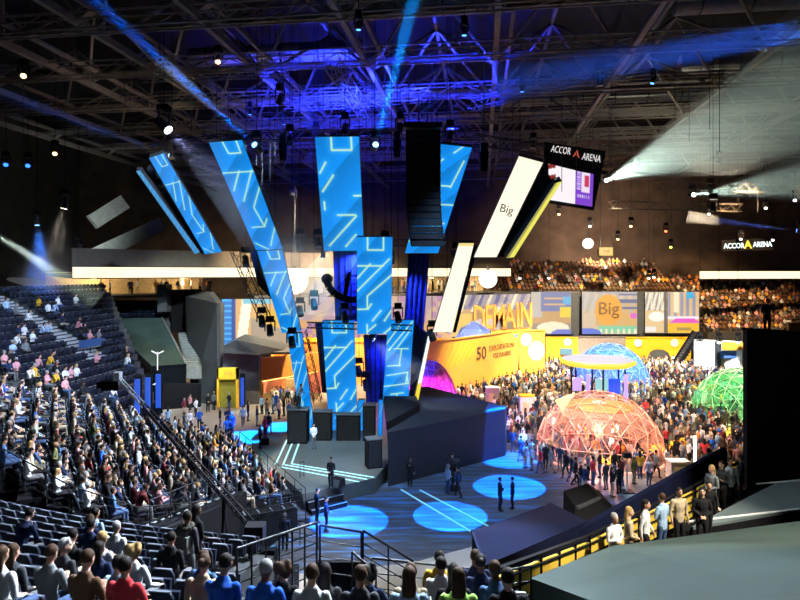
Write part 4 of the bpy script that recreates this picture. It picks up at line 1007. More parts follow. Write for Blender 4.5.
# ------------------------------------------------------------------ people: one continuous body per pose, colours per person
SKIN, HAIR, TOP, BOT, SHOE = range(5)
PM = [prop_mat('skin', 'skin', .6), prop_mat('hair', 'hair', .7), prop_mat('shirt', 'shirt', .85), prop_mat('trousers', 'trousers', .85), mat('shoe_leather', (.03, .028, .026), .5)]
def loft(pts, rad, side, n=10):
    """closed tube through pts with elliptic sections (rx along side, ry across)"""
    vs = []; fs = []; m = len(pts); side = Vector(side)
    pts = [Vector(p) for p in pts]
    def ring(c, d, rx, ry):
        e = (side - d * side.dot(d)).normalized(); g = d.cross(e)
        return [c + e * (rx * math.cos(2 * math.pi * i / n)) + g * (ry * math.sin(2 * math.pi * i / n)) for i in range(n)]
    rows = []
    for k in range(m):
        d = (pts[min(k + 1, m - 1)] - pts[max(k - 1, 0)]).normalized(); rx, ry = rad[k]
        if k == 0:
            for q in (.95, .6): rows.append(ring(pts[0] - d * (min(rx, ry) * q), d, rx * math.sqrt(1 - q * q), ry * math.sqrt(1 - q * q)))
        rows.append(ring(pts[k], d, rx, ry))
        if k == m - 1:
            for q in (.6, .95): rows.append(ring(pts[-1] + d * (min(rx, ry) * q), d, rx * math.sqrt(1 - q * q), ry * math.sqrt(1 - q * q)))
    for r in rows: vs += r
    for k in range(len(rows) - 1):
        for i in range(n): fs.append((k * n + i, k * n + (i + 1) % n, (k + 1) * n + (i + 1) % n, (k + 1) * n + i))
    fs.append(tuple(range(n - 1, -1, -1))); fs.append(tuple(range((len(rows) - 1) * n, len(rows) * n)))
    return vs, fs
class Body:
    def __init__(s): s.mb = MB(); s.parts = []
    def limb(s, reg, pts, rad, side=(1, 0, 0)):
        rad = [(r, r) if not hasattr(r, '__len__') else r for r in rad]
        v, f = loft(pts, rad, side); s.mb.add(v, f)
        for k in range(len(pts) - 1):
            s.parts.append(('c', reg, np.array(pts[k], float), np.array(pts[k + 1], float), rad[k], rad[k + 1], np.array(side, float)))
    def ball(s, reg, c, r):
        s.mb.ball(c, r, 14, 10); s.parts.append(('e', reg, np.array(c, float), np.array(r if hasattr(r, '__len__') else (r, r, r), float)))
    def finish(s, name, voxel, dec=None):
        o = s.mb.build(name, PM)
        m = o.modifiers.new('r', 'REMESH'); m.mode = 'VOXEL'; m.voxel_size = voxel
        m2 = o.modifiers.new('s', 'SMOOTH'); m2.factor = .5; m2.iterations = 2
        if dec: m3 = o.modifiers.new('d', 'DECIMATE'); m3.ratio = dec
        me = bpy.data.meshes.new_from_object(o.evaluated_get(bpy.context.evaluated_depsgraph_get()))
        bpy.data.objects.remove(o)
        nf = len(me.polygons); C = np.empty(nf * 3, np.float32); me.polygons.foreach_get('center', C); C = C.reshape(-1, 3)
        best = np.full(nf, 9e9); lab = np.zeros(nf, np.int32)
        for p in s.parts:
            if p[0] == 'c':
                a, b, r0, r1, sd = p[2], p[3], p[4], p[5], p[6]; d = b - a; t = np.clip(((C - a) @ d) / max(1e-9, d @ d), 0, 1)
                q = C - (a + t[:, None] * d); u = q @ sd; w = np.sqrt(np.maximum(0, (q * q).sum(1) - u * u))
                rx = r0[0] + (r1[0] - r0[0]) * t; ry = r0[1] + (r1[1] - r0[1]) * t
                sdv = (np.sqrt((u / rx) ** 2 + (w / ry) ** 2) - 1) * np.minimum(rx, ry)
            else:
                q = (C - p[2]) / p[3]; sdv = (np.sqrt((q * q).sum(1)) - 1) * p[3].min()
            k = sdv < best; best[k] = sdv[k]; lab[k] = p[1]
        me.materials.clear()
        for x in PM: me.materials.append(x)
        me.polygons.foreach_set('material_index', lab); me.polygons.foreach_set('use_smooth', np.ones(nf, bool)); me.update()
        me.name = name
        return me
def hand(B, w, d, side, curl=.3, fine=True):
    """palm, four unequal bent fingers and a thumb from the palm's side"""
    w = Vector(w); d = Vector(d).normalized(); sd = Vector(side).normalized(); nrm = d.cross(sd).normalized()
    k = w + d * .085
    B.limb(SKIN, [w, w + d * .04, k], [.026, (.038, .018), (.040, .017)], sd)
    if fine:
        for i, (o, l) in enumerate(((-.03, .062), (-.01, .074), (.01, .07), (.029, .055))):
            a = k + sd * o; b = a + (d * (1 - curl * .4) + nrm * curl * .6).normalized() * l * .55; c = b + (d * (1 - curl) + nrm * curl).normalized() * l * .45
            B.limb(SKIN, [a, b, c], [.0105, .0095, .008], sd)
        a = w + d * .03 - sd * .032; b = a + (d * .7 - sd * .7) * .035; c = b + (d * .9 - sd * .3) * .03
        B.limb(SKIN, [a, b, c], [.013, .011, .009], sd)
    else:
        B.limb(SKIN, [k, k + d * .06 + nrm * .02], [(.036, .014), (.028, .011)], sd)
def head(B, c, yaw=0.0, pitch=0.0, hair='short', hat=False):
    """c: centre of the skull; yaw turns the face"""
    c = Vector(c); R_ = Matrix.Rotation(yaw, 3, 'Z') @ Matrix.Rotation(pitch, 3, 'X')
    def w(x, y, z): return c + R_ @ Vector((x, y, z))
    B.ball(SKIN, c, (.078, .094, .115))
    B.limb(SKIN, [w(0, .055, -.055), w(0, .045, -.085)], [.052, .042])                  # jaw and chin
    B.limb(SKIN, [w(0, .088, .01), w(0, .108, -.03)], [.011, .015])                     # nose
    for s_ in (-1, 1):
        B.limb(SKIN, [w(s_ * .079, -.005, .015), w(s_ * .081, -.003, -.03)], [.016, .011])   # ears
        B.ball(HAIR, w(s_ * .032, .085, .012), (.014, .010, .008))                      # dark eyes under the brow
        B.limb(HAIR, [w(s_ * .017, .093, .033), w(s_ * .047, .082, .035)], [.007, .006])
    B.limb(SHOE if False else SKIN, [w(-.02, .093, -.058), w(.02, .093, -.058)], [.009, .009])
    if hair != 'bald':
        B.ball(HAIR, w(0, -.018, .032), (.088, .098, .102))
        B.limb(HAIR, [w(-.05, .045, .085), w(.05, .045, .085)], [.03, .03])
    if hair == 'long':
        B.limb(HAIR, [w(0, -.05, .0), w(0, -.085, -.12), w(0, -.10, -.25)], [(.085, .06), (.098, .05), (.075, .03)], R_ @ Vector((1, 0, 0)))
    if hair == 'curly':
        for k in range(9):
            a = k * 2 * math.pi / 9; B.ball(HAIR, w(.08 * math.cos(a), -.03 + .07 * math.sin(a) * .7, .03 + .05 * math.sin(a * 2)), (.062, .062, .075))
    if hair == 'bun':
        B.ball(HAIR, w(0, -.115, .06), (.045, .045, .045))
def standing(name, voxel, hair='short', arms='down', stride=0.0, fine=True, dec=None, yaw=0.0, lean=0.0):
    B = Body(); L = lean
    tz = lambda z: max(0, z - .9) * L
    B.limb(TOP, [(0, tz(.84), .84), (0, tz(.96), .96), (0, tz(1.08), 1.08), (0, .005 + tz(1.24), 1.24), (0, tz(1.36), 1.36), (0, -.005 + tz(1.44), 1.44)], [(.155, .11), (.16, .115), (.145, .105), (.17, .12), (.18, .11), (.11, .075)])
    B.limb(BOT, [(0, 0, .80), (0, 0, .90)], [(.155, .105), (.158, .108)])
    B.limb(SKIN, [(0, tz(1.43), 1.43), (0, .015 + tz(1.55), 1.55)], [.058, .052])
    head(B, (0, .02 + tz(1.64), 1.645), yaw, 0, hair)
    for s in (-1, 1):
        f = stride * s
        hip = (s * .088, 0, .86); kn = (s * .095, .03 + f * .55 + (.04 if f < 0 else 0), .47); an = (s * .095, -.02 + f * (1.0 if f > 0 else 1.15), .085 + (.05 if f < 0 else 0))
        B.limb(BOT, [hip, ((hip[0] + kn[0]) / 2, (hip[1] + kn[1]) / 2 + .01, .66), kn, ((kn[0] + an[0]) / 2, (kn[1] + an[1]) / 2 - .015, .29), an], [.092, .082, .06, .058, .043])
        B.limb(SHOE, [(an[0], an[1] - .05, .045), (an[0] + s * .005, an[1] + .06, .05), (an[0] + s * .012, an[1] + .16, .035)], [(.042, .042), (.046, .046), (.04, .03)])
        sh = (s * .178, tz(1.38), 1.385)
        if arms == 'down' or (arms == 'one' and s < 0): el = (s * .245, -.03 + tz(1.1) - f * .2, 1.10); wr = (s * .25, .05 - f * .5, .87); d = (0, .2, -1)
        elif arms == 'fold': el = (s * .25, .03 + tz(1.12), 1.12); wr = (-s * .02, .2 + tz(1.15), 1.14 + s * .03); d = (-s, .1, .1)
        elif arms == 'front': el = (s * .235, .0 + tz(1.1), 1.10); wr = (s * .06, .19 + tz(1.0), 1.0); d = (-s * .7, .6, -.3)
        elif arms == 'rail': el = (s * .25, .10 + tz(1.14), 1.14); wr = (s * .20, .34 + tz(1.05), 1.06); d = (0, 1, -.2)
        else: el = (s * .235, .05 + tz(1.12), 1.12); wr = (s * .15, .22, 1.30); d = (-s * .2, .3, 1)
        B.limb(TOP, [sh, ((sh[0] + el[0]) / 2 + s * .01, (sh[1] + el[1]) / 2, (sh[2] + el[2]) / 2), el, ((el[0] + wr[0]) / 2, (el[1] + wr[1]) / 2, (el[2] + wr[2]) / 2), wr], [.06, .054, .044, .042, .032])
        hand(B, wr, d, (0, 1, 0) if arms == 'down' or (arms == 'one' and s < 0) else (1, 0, .1), .3, fine)
    return B.finish(name, voxel, dec)
def seated(name, voxel, hair='short', arms='lap', lean=0.0, yaw=0.0, fine=True, dec=None, cross=False, pitch=0.0):
    """sits on a 0.44 m high seat whose front edge is at y = 0.2; origin on the floor under the hips"""
    B = Body(); p = Vector((0, -.06, .52)); ax = Vector((0, math.sin(lean), math.cos(lean)))
    def q(h, y=0.0): return tuple(p + ax * h + Vector((0, y, 0)))
    B.limb(TOP, [q(.0), q(.12), q(.25), q(.40), q(.52), q(.59)], [(.165, .12), (.16, .12), (.15, .11), (.172, .12), (.182, .11), (.11, .075)])
    B.limb(BOT, [q(-.03), q(.04)], [(.17, .125), (.168, .12)])
    B.limb(SKIN, [q(.58), q(.70, .02)], [.058, .052])
    head(B, q(.79, .035), yaw, pitch, hair)
    for s in (-1, 1):
        hip = p + Vector((s * .09, .02, -.02)); kn = Vector((s * .13, .40, .50)); an = Vector((s * .13, .40 + s * .03, .085))
        if cross and s > 0: kn = Vector((.02, .42, .60)); an = Vector((-.16, .52, .30))
        mid = (hip + kn) / 2
        B.limb(BOT, [hip, mid, kn, (kn + an) / 2 + Vector((0, -.02, 0)), an], [.098, .088, .066, .058, .043])
        B.limb(SHOE, [an + Vector((0, -.05, -.04)), an + Vector((0, .06, -.035)), an + Vector((s * .01, .16, -.05))], [(.042, .042), (.046, .044), (.04, .03)])
        sh = Vector(q(.535)) + Vector((s * .18, 0, 0))
        if arms == 'lap': el = sh + Vector((s * .06, -.01 + math.sin(lean) * .1, -.27)); wr = Vector((s * .10, .22, .63)); d = (-s * .4, .9, -.2)
        elif arms == 'phone': el = sh + Vector((s * .05, .06, -.26)); wr = Vector((s * .06, .26, .80)); d = (-s * .3, .7, .5)
        elif arms == 'fold': el = sh + Vector((s * .07, .06, -.25)); wr = Vector((-s * .03, .18, .82 + s * .03)); d = (-s, .1, .1)
        elif arms == 'chin': el = Vector((s * .14, .30, .66)); wr = Vector((s * .05, .26, .92)); d = (-s * .2, -.1, 1)
        else: el = sh + Vector((s * .12, -.02, -.24)); wr = el + Vector((s * .05, .2, -.1)); d = (0, 1, -.3)
        B.limb(TOP, [sh, (sh + el) / 2 + Vector((s * .012, 0, 0)), el, (el + wr) / 2, wr], [.062, .055, .045, .042, .032])
        hand(B, wr, d, (1, 0, 0), .35, fine)
    return B.finish(name, voxel, dec)

NEAR_V = 0.0135; MID_V = 0.022
SEATN = {}     # near spectators, fine
for (k, kw) in {'lap': dict(), 'lean': dict(lean=.35, arms='chin', pitch=-.1), 'phone': dict(arms='phone', pitch=-.3, lean=.08), 'fold': dict(arms='fold', lean=-.06), 'turn': dict(yaw=-.7, arms='lap'), 'turnl': dict(yaw=.6, arms='rest', lean=-.1, cross=True)}.items():
    for hr in ('short', 'long') if k in ('lap', 'phone', 'turn') else ('short',):
        SEATN[(k, hr)] = seated('seated_body', NEAR_V, hr, **kw)
SEATN[('lap', 'curly')] = seated('seated_body', NEAR_V, 'curly', arms='rest')
SEATN[('lap', 'bun')] = seated('seated_body', NEAR_V, 'bun', lean=.15)
SEATM = {}     # spectators further off
for (k, kw) in {'lap': dict(), 'lean': dict(lean=.35, arms='chin'), 'phone': dict(arms='phone', pitch=-.3), 'fold': dict(arms='fold', yaw=.3)}.items():
    for hr in ('short', 'long'): SEATM[(k, hr)] = seated('seated_body', MID_V, hr, fine=False, dec=.55, **kw)
STANDM = {}
for (k, kw) in {'down': dict(), 'walk': dict(stride=.22), 'fold': dict(arms='fold'), 'front': dict(arms='front'), 'one': dict(arms='one'), 'rail': dict(arms='rail', lean=.25)}.items():
    for hr in ('short', 'long') if k != 'rail' else ('short',): STANDM[(k, hr)] = standing('standing_body', .0165, hr, **kw)
LOWSIT = [seated('low_body', .035, h, a, fine=False, dec=.16) for (h, a) in (('short', 'lap'), ('long', 'phone'), ('short', 'fold'))]
LOWST = [standing('low_body', .035, h, a, st, fine=False, dec=.16) for (h, a, st) in (('short', 'down', 0), ('long', 'front', 0), ('short', 'down', .2), ('short', 'fold', 0), ('long', 'one', .15))]

COLS = {'black': (.012, .012, .014), 'navy': (.015, .025, .07), 'charcoal': (.045, .048, .055), 'grey': (.18, .19, .2), 'white': (.72, .74, .76), 'light blue': (.33, .48, .68), 'denim blue': (.06, .13, .28), 'beige': (.45, .36, .25),
        'burgundy': (.14, .02, .03), 'red': (.55, .04, .05), 'mustard': (.62, .36, .03), 'olive': (.12, .13, .05), 'pink': (.65, .30, .32), 'orange': (.70, .24, .04), 'royal blue': (.02, .11, .55), 'brown': (.13, .07, .04), 'lime green': (.35, .65, .12)}
HAIRS = {'dark': (.012, .009, .008), 'brown': (.05, .025, .012), 'blond': (.38, .24, .09), 'grey': (.30, .30, .30)}
SKINS = [(.52, .29, .20), (.60, .36, .26), (.36, .19, .12), (.14, .07, .045)]
TROUS = {'black': (.012, .012, .015), 'blue': (.05, .09, .19), 'grey': (.12, .12, .125), 'beige': (.38, .31, .22)}
WT = [('black', 22), ('navy', 16), ('charcoal', 12), ('grey', 9), ('white', 17), ('light blue', 9), ('denim blue', 7), ('beige', 6), ('burgundy', 3), ('red', 2), ('mustard', 2), ('olive', 3), ('pink', 3), ('orange', 1), ('royal blue', 3), ('brown', 4)]
_w = [k for k, n in WT for _ in range(n)]
PR = random.Random(11)
PEOPLE = [0]
def person(me, loc, face, label, group=None, top=None, bot=None, hair=None, skin=None, s=1.0, rnd=PR):
    """face: heading of the face, degrees clockwise from straight ahead (+Y)"""
    o = bpy.data.objects.new('person', me); COL.objects.link(o)
    o.location = loc; o.rotation_euler = (0, 0, -math.radians(face)); o.scale = (s, s, s)
    top = top or rnd.choice(_w); bot = bot or rnd.choice(['black', 'black', 'blue', 'blue', 'grey', 'beige']); hair = hair or rnd.choice(['dark', 'dark', 'brown', 'brown', 'blond', 'grey'])
    o['shirt'] = COLS[top]; o['trousers'] = TROUS[bot]; o['hair'] = HAIRS[hair]; o['skin'] = SKINS[skin if skin is not None else rnd.choice([0, 0, 1, 1, 2, 3])]
    label = label.format(top=top, bot=bot, hair=hair)
    tag(o, label, 'person', group.format(top=top, bot=bot, hair=hair) if group else None)
    PEOPLE[0] += 1
    return o
def crowd(name, label, cat, recs):
    """many far people or seats as one object; recs: (mesh, location, heading, palette dict or None, scale)"""
    VV = []; FF = []; CC = []; off = 0
    cache = {}
    for (me, loc, face, pal, s) in recs:
        if me.name not in cache:
            v = np.empty(len(me.vertices) * 3); me.vertices.foreach_get('co', v)
            me.calc_loop_triangles(); t_ = np.empty(len(me.loop_triangles) * 3, np.int32); me.loop_triangles.foreach_get('vertices', t_)
            mi = np.empty(len(me.loop_triangles), np.int32); me.loop_triangles.foreach_get('material_index', mi)
            cache[me.name] = (v.reshape(-1, 3), t_.reshape(-1, 3), mi)
        v, t_, mi = cache[me.name]; a = -math.radians(face); cs, sn = math.cos(a), math.sin(a)
        w = np.stack([v[:, 0] * cs - v[:, 1] * sn, v[:, 0] * sn + v[:, 1] * cs, v[:, 2]], 1) * s + np.array(loc)
        VV.append(w); FF.append(t_ + off); CC.append(np.array(pal)[mi]); off += len(v)
    v = np.concatenate(VV); f = np.concatenate(FF); c = np.concatenate(CC)
    me = bpy.data.meshes.new(name); me.vertices.add(len(v)); me.vertices.foreach_set('co', v.astype(np.float32).ravel())
    me.loops.add(len(f) * 3); me.loops.foreach_set('vertex_index', f.astype(np.int32).ravel())
    me.polygons.add(len(f)); me.polygons.foreach_set('loop_start', np.arange(0, len(f) * 3, 3, dtype=np.int32)); me.polygons.foreach_set('loop_total', np.full(len(f), 3, np.int32))
    me.update(calc_edges=True)
    at_ = me.attributes.new('tone', 'FLOAT_COLOR', 'FACE'); cc = np.ones((len(f), 4), np.float32); cc[:, :3] = c; at_.data.foreach_set('color', cc.ravel())
    me.polygons.foreach_set('use_smooth', np.ones(len(f), bool))
    me.materials.append(prop_mat('crowd_tone', 'tone', .85, 'GEOMETRY'))
    o = bpy.data.objects.new(name, me); COL.objects.link(o)
    return tag(o, label, cat, kind='stuff')
def pal(rnd=PR, tops=None):
    return [rnd.choice(SKINS[:3]), HAIRS[rnd.choice(['dark', 'dark', 'brown', 'brown', 'blond', 'grey'])], COLS[rnd.choice(tops or _w)], TROUS[rnd.choice(list(TROUS))], (.03, .03, .03)]
# ------------------------------------------------------------------ seats
def seat_proto(folded):
    t = thing('stadium_seat', 'x', 'seat')
    b = MB(); prof = [(-.215, .42), (.215, .42), (.225, .76), (.19, .84), (.12, .865), (-.12, .865), (-.19, .84), (-.225, .76)]
    b.prism([(x, -.25 - (z - .42) * .16, z) for (x, z) in prof], (0, -.045, -.005)); b.build('backrest', M_seat, t)
    b = MB(); b.beam((-.18, -.335, .862), (.18, -.335, .862), .05, .022); b.build('edge_trim', M_seatw, t)
    b = MB()
    if folded: b.prism([(-.2, -.17, .40), (.2, -.17, .40), (.19, -.10, .74), (-.19, -.10, .74)], (0, .06, .0))
    else: b.prism([(-.21, -.22, .31), (.21, -.22, .31), (.20, .20, .34), (-.20, .20, .34)], (0, 0, .04))
    b.build('seat_pan', M_seat, t)
    b = MB(); b.box((0, -.26, .23), (.06, .06, .40)); b.box((0, -.2, .022), (.2, .2, .02)); b.build('bracket', M_blackm, t)
    return t
PROTO = [seat_proto(True), seat_proto(False)]
SEATMESH = []
for pr in PROTO:                               # one light mesh of the same seat for the far rows
    b = MB()
    for ch in pr.children:
        if ch.name.startswith('bracket'): continue
        mi = 1 if ch.name.startswith('edge') else 0
        b.add([tuple(v.co) for v in ch.data.vertices], [tuple(p.vertices) for p in ch.data.polygons], mi)
    o = b.build('seat_low', [M_seat, M_seatw]); SEATMESH.append(o.data); bpy.data.objects.remove(o)
ORD = ['lowest', 'second', 'third', 'fourth', 'fifth', 'sixth', 'seventh', 'eighth', 'ninth', 'tenth', 'eleventh', 'twelfth', 'thirteenth', 'fourteenth', 'fifteenth', 'sixteenth', 'seventeenth', 'eighteenth', 'nineteenth', 'twentieth', 'highest']
SEATS = []      # (kind, loc, heading, label, group)
def heading(d): return math.degrees(math.atan2(d.x, d.y))
def proj(p): return (400 + FPX * p.x / p.y, HOR + FPX * (EYE - p.z) / p.y)
NEAR = []       # near-stand seat places: (row, px, py head, location, heading)
for k in range(0, 11):
    r = N_R0 + k * N_PITCH + .48
    lo, hi = (-.60, -.160) if k < 6 else ((-.50, -.118) if k < 9 else (-.45, .006))
    if k in (7, 8): hi = .004
    n = int((hi - lo) * r / .6)
    for i in range(n):
        th = lo + (i + .5) * (hi - lo) / n
        if k >= 9 and -.165 < th < -.140: continue
        if k in (7, 8) and -.118 < th < -.034: continue
        p = n_pt(r, th) + V(0, 0, n_z(k))
        if p.y < 1: continue
        hx = proj(p + V(0, 0, 1.31))
        NEAR.append([k, hx[0], hx[1], p, heading(NC - p), False])
def sit_near(px, py, pose='lap', hr='short', top=None, hair=None, skin=None, extra='', turn=0, bot=None, label=None):
    best = min((s for s in NEAR if not s[5]), key=lambda s: (s[1] - px) ** 2 + (1.3 * (s[2] - py)) ** 2)
    best[5] = True
    hl = {'short': 'short', 'long': 'long', 'curly': 'curly', 'bun': 'tied'}[hr]
    lab = label or ('seated person in {top} top with ' + hl + ' {hair} hair' + extra)
    return person(SEATN[(pose, hr)], best[3] + V(0, .0, 0), best[4] + turn * .4, lab, top=top, hair=hair, skin=skin, bot=bot)
sit_near(4, 549, 'lap', 'long', 'white', 'brown', 0, ' beside the grey-jacketed row')
sit_near(20, 552, 'lap', 'long', 'charcoal', 'brown', 1, ' in the near stand')
sit_near(43, 556, 'phone', 'short', 'grey', 'brown', 1, ' holding a phone')
sit_near(73, 553, 'turn', 'short', 'charcoal', 'grey', 1, ' turned to the stage', 25)
sit_near(90, 556, 'phone', 'short', 'brown', 'brown', 1, ' in the near stand', 10)
sit_near(112, 560, 'turnl', 'short', 'light blue', 'dark', 0, ' sitting with crossed legs', 20)
sit_near(114, 546, 'lap', 'long', 'navy', 'dark', 2, ' in the near stand')
sit_near(96, 541, 'phone', 'short', 'white', 'blond', 1, ' in the near stand')
sit_near(140, 557, 'lap', 'curly', 'white', 'blond', 1, ' in the near stand')
sit_near(128, 553, 'fold', 'short', 'red', 'dark', 0, ' in the near stand')
sit_near(1, 575, 'turn', 'short', 'olive', 'dark', 2, ' at the end of the near rows', 20)
sit_near(172, 543, 'lap', 'short', 'black', 'dark', 0, ' in the near stand')
sit_near(211, 548, 'turnl', 'short', 'denim blue', 'brown', 1, ' sitting with crossed legs', 30, 'blue')
sit_near(203, 581, 'lap', 'bun', 'beige', 'brown', 1, ' behind the standing backpacker')
sit_near(229, 578, 'lean', 'short', 'royal blue', 'dark', 0, ' leaning near the stairwell rail')
sit_near(94, 514, 'lap', 'short', 'light blue', 'dark', 0, ' in the lower near rows')
sit_near(103, 518, 'fold', 'short', 'navy', 'brown', 1, ' and folded arms')
sit_near(95, 526, 'lap', 'short', 'navy', 'dark', 1, ' in the lower near rows')
sit_near(124, 524, 'lap', 'short', 'white', 'grey', 1, ' in the lower near rows')
sit_near(20, 514, 'lean', 'short', 'navy', 'dark', 1, ' leaning forward')
sit_near(80, 541, 'phone', 'short', 'black', 'dark', 0, ' bent over a phone')
for (px, py, po, hr, tp, ha, ex) in ((289, 577, 'lap', 'curly', 'black', 'brown', ' in front of the stairwell'), (308, 579, 'lap', 'short', 'white', 'brown', ' in front of the stairwell'), (333, 590, 'lap', 'long', 'charcoal', 'dark', ' in front of the stairwell'),
        (347, 568, 'lap', 'short', 'charcoal', 'brown', ' in front of the stairwell'), (348, 588, 'lap', 'curly', 'navy', 'dark', ' in front of the stairwell'), (371, 573, 'lap', 'long', 'light blue', 'brown', ' behind the front rail'), (382, 571, 'phone', 'short', 'beige', 'brown', ' behind the front rail'),
        (392, 571, 'lap', 'short', 'white', 'dark', ' behind the front rail'), (408, 586, 'phone', 'long', 'black', 'dark', ' behind the front rail'), (420, 573, 'fold', 'short', 'mustard', 'dark', ' behind the front rail'), (434, 574, 'lap', 'long', 'lime green', 'brown', ' behind the front rail'),
        (455, 573, 'lap', 'bun', 'navy', 'dark', ' behind the front rail'), (450, 582, 'lap', 'short', 'navy', 'brown', ' behind the front rail'), (475, 580, 'lean', 'short', 'denim blue', 'brown', ' behind the front rail'), (520, 596, 'lap', 'short', 'black', 'dark', ' at the edge of the big tarpaulin'), (300, 597, 'phone', 'short', 'royal blue', 'grey', ' in front of the stairwell')):
    sit_near(px, py, po, hr, tp, ha, None, ex)
for s in NEAR:
    if -30 < s[1] < 560 and s[2] < 650:
        od = ORD[s[0]]; side = 'behind the front railing' if s[1] > 345 else ('beside the stairwell' if s[1] > 200 else 'of the near stand')
        if s[5]: lab, grp = 'navy stadium seat with a person on it, %s row up %s' % (od, side), 'occupied seats, %s row %s' % (od, side)
        else: lab, grp = 'empty folded navy stadium seat in the %s row up %s' % (od, side), 'empty seats, %s row %s' % (od, side)
        SEATS.append((1 if s[5] else 0, s[3], s[4], lab, grp))

# steep side stand
PLACES3 = []
for k in range(S3_ROWS):
    t0, t1 = s3_t0(k), s3_t1(k); n = int((t1 - t0) / .55)
    for i in range(n):
        tt = t0 + (i + .5) * .55
        if -.4 < tt < 2.0 and k >= 7: continue
        p = s3_pt(k, tt) - N3 * .1; h = proj(p + V(0, 0, .8))
        if h[0] < -12: continue
        PLACES3.append((k, tt, p, h))
PR3 = random.Random(5)
want = [(40, 303), (12, 304), (18, 306), (52, 306), (58, 302), (78, 301), (30, 318), (50, 310), (44, 328), (48, 327), (62, 326), (75, 324), (90, 336), (86, 332), (97, 334), (16, 337), (18, 335), (20, 331), (12, 347), (26, 348), (10, 355), (6, 357), (36, 338), (38, 362), (45, 358), (50, 358), (53, 366), (64, 377), (70, 376), (74, 374), (60, 384), (28, 384), (44, 377), (126, 357), (128, 362), (100, 361), (14, 395), (55, 397), (112, 392), (35, 400), (20, 388), (84, 398)]
TAKEN = set()
for (px, py) in want:
    i = min((j for j in range(len(PLACES3)) if j not in TAKEN), key=lambda j: (PLACES3[j][3][0] - px) ** 2 + (PLACES3[j][3][1] - py) ** 2); TAKEN.add(i)
    k, tt, p, h = PLACES3[i]
    person(SEATM[(PR3.choice(['lap', 'lean', 'phone', 'fold']), PR3.choice(['short', 'long']))], p, 98 + PR3.uniform(-12, 12), '{hair}-haired spectator in {top} top and {bot} trousers in the steep side stand', 'spectators in {top} and {bot} with {hair} hair in the steep side stand', top=PR3.choice(['white', 'white', 'white', 'light blue', 'black', 'pink', 'navy', 'grey', 'mustard']))
free = [PLACES3[j] for j in range(len(PLACES3)) if j not in TAKEN]
occ = [PLACES3[j] for j in TAKEN]
free.sort(key=lambda a: a[2].y)
NIND = max(0, 296 - len(SEATS) - len(occ))
for a in occ: SEATS.append((1, a[2], 98.6, 'navy seat under a spectator in the %s row of the steep side stand' % ORD[a[0]], 'occupied seats, %s row of the side stand' % ORD[a[0]]))
for a in free[:NIND]: SEATS.append((0, a[2], 98.6, 'empty folded navy seat in the %s row of the steep side stand' % ORD[a[0]], 'empty seats, %s row of the side stand' % ORD[a[0]]))
for i, (kind, loc, hd, lab, grp) in enumerate(SEATS):
    o = copy_tree(PROTO[kind]); o.location = loc + V(0, 0, .004); o.rotation_euler = (0, 0, -math.radians(hd)); o['label'] = lab; o['group'] = grp
for pr in PROTO:
    for ch in list(pr.children): bpy.data.objects.remove(ch)
    bpy.data.objects.remove(pr)
npal = [(.012, .017, .034), (.17, .19, .23)]
recs = [(SEATMESH[0], a[2], 98.6, npal, 1.0) for a in free[NIND:]]

# ------------------------------------------------------------------ the packed grandstand
D_PLACES = []
DR = random.Random(21)
for k in range(D_ROWS):
    s0 = k * D_PITCH; t0, t1 = d_near(s0) + .4, d_far(s0) - .3; n = int((t1 - t0) / .63)
    for i in range(n):
        tt = t0 + (i + .5) * (t1 - t0) / n
        if 3.2 < tt < 4.2: continue
        p = F0 + U1 * tt - N1 * (s0 + .1) + V(0, 0, D_Z0 + k * D_RISE + .02)
        h = proj(p + V(0, 0, 1.0))
        if h[0] < -10 or DR.random() < .07: continue
        p = p + U1 * DR.uniform(-.03, .03) + N1 * DR.uniform(-.07, .05)
        D_PLACES.append((p, h, k))
D_PLACES.sort(key=lambda a: a[0].y)
N_D_IND = 100
low_recs = []
for i, (p, h, k) in enumerate(D_PLACES):
    fc = 60 + DR.uniform(-14, 14)
    if i < N_D_IND:
        person(SEATM[(DR.choice(['lap', 'lap', 'lean', 'phone', 'fold']), DR.choice(['short', 'short', 'long']))], p, fc, '{hair}-haired spectator in {top} top and {bot} trousers in the packed grandstand', 'spectators in {top} and {bot} with {hair} hair in the packed grandstand', s=DR.uniform(.96, 1.04), rnd=DR)
    else: low_recs.append((DR.choice(LOWSIT), p, fc, pal(DR), DR.uniform(.96, 1.04)))
    recs.append((SEATMESH[1], p, fc, npal, 1.0))
crowd('seated_audience', 'tightly packed audience filling the far rows of the black grandstand', 'audience', low_recs)
# far rows of seats
FR = random.Random(8)
opal = [(.14, .075, .04), (.25, .15, .08)]
far = []
def far_people(x0, x1, y0, z0, rows, rise, pitch, dens, tops):
    for k in range(rows):
        x = x0 + .4
        while x < x1:
            p = V(x, y0 + k * pitch + pitch * .55, z0 + k * rise)
            if not (745 < proj(p)[0]) or proj(p)[0] < 830:
                full = FR.random() < dens
                recs.append((SEATMESH[1 if full else 0], p + V(0, 0, .01), 180, opal, 1.0))
                if full: far.append((FR.choice(LOWSIT), p + V(0, 0, .02), 180 + FR.uniform(-8, 8), pal(FR, tops), .97))
            x += .6
OT = ['orange', 'beige', 'brown', 'white', 'burgundy', 'grey', 'mustard', 'pink', 'charcoal']
far_people(43, 64, 84, 4.6, 14, .52, .9, .55, OT)
far_people(14.5, 40, 86.5, 10.0, 9, .48, .9, .35, OT)
far_people(-2, 14.4, 84.5, 10.0, 6, .5, .9, .45, OT)
crowd('far_spectators', 'far spectators scattered over the orange-lit stands', 'audience', far)
for k in range(5):                       # dark seat rows above the small tarpaulin
    for i in range(22):
        p = at(93 + i * 3.4 + k * .8, 317 - k * 3.4, 68 + k * .9); recs.append((SEATMESH[0], p - V(0, 0, .5), 170, npal, 1.0))
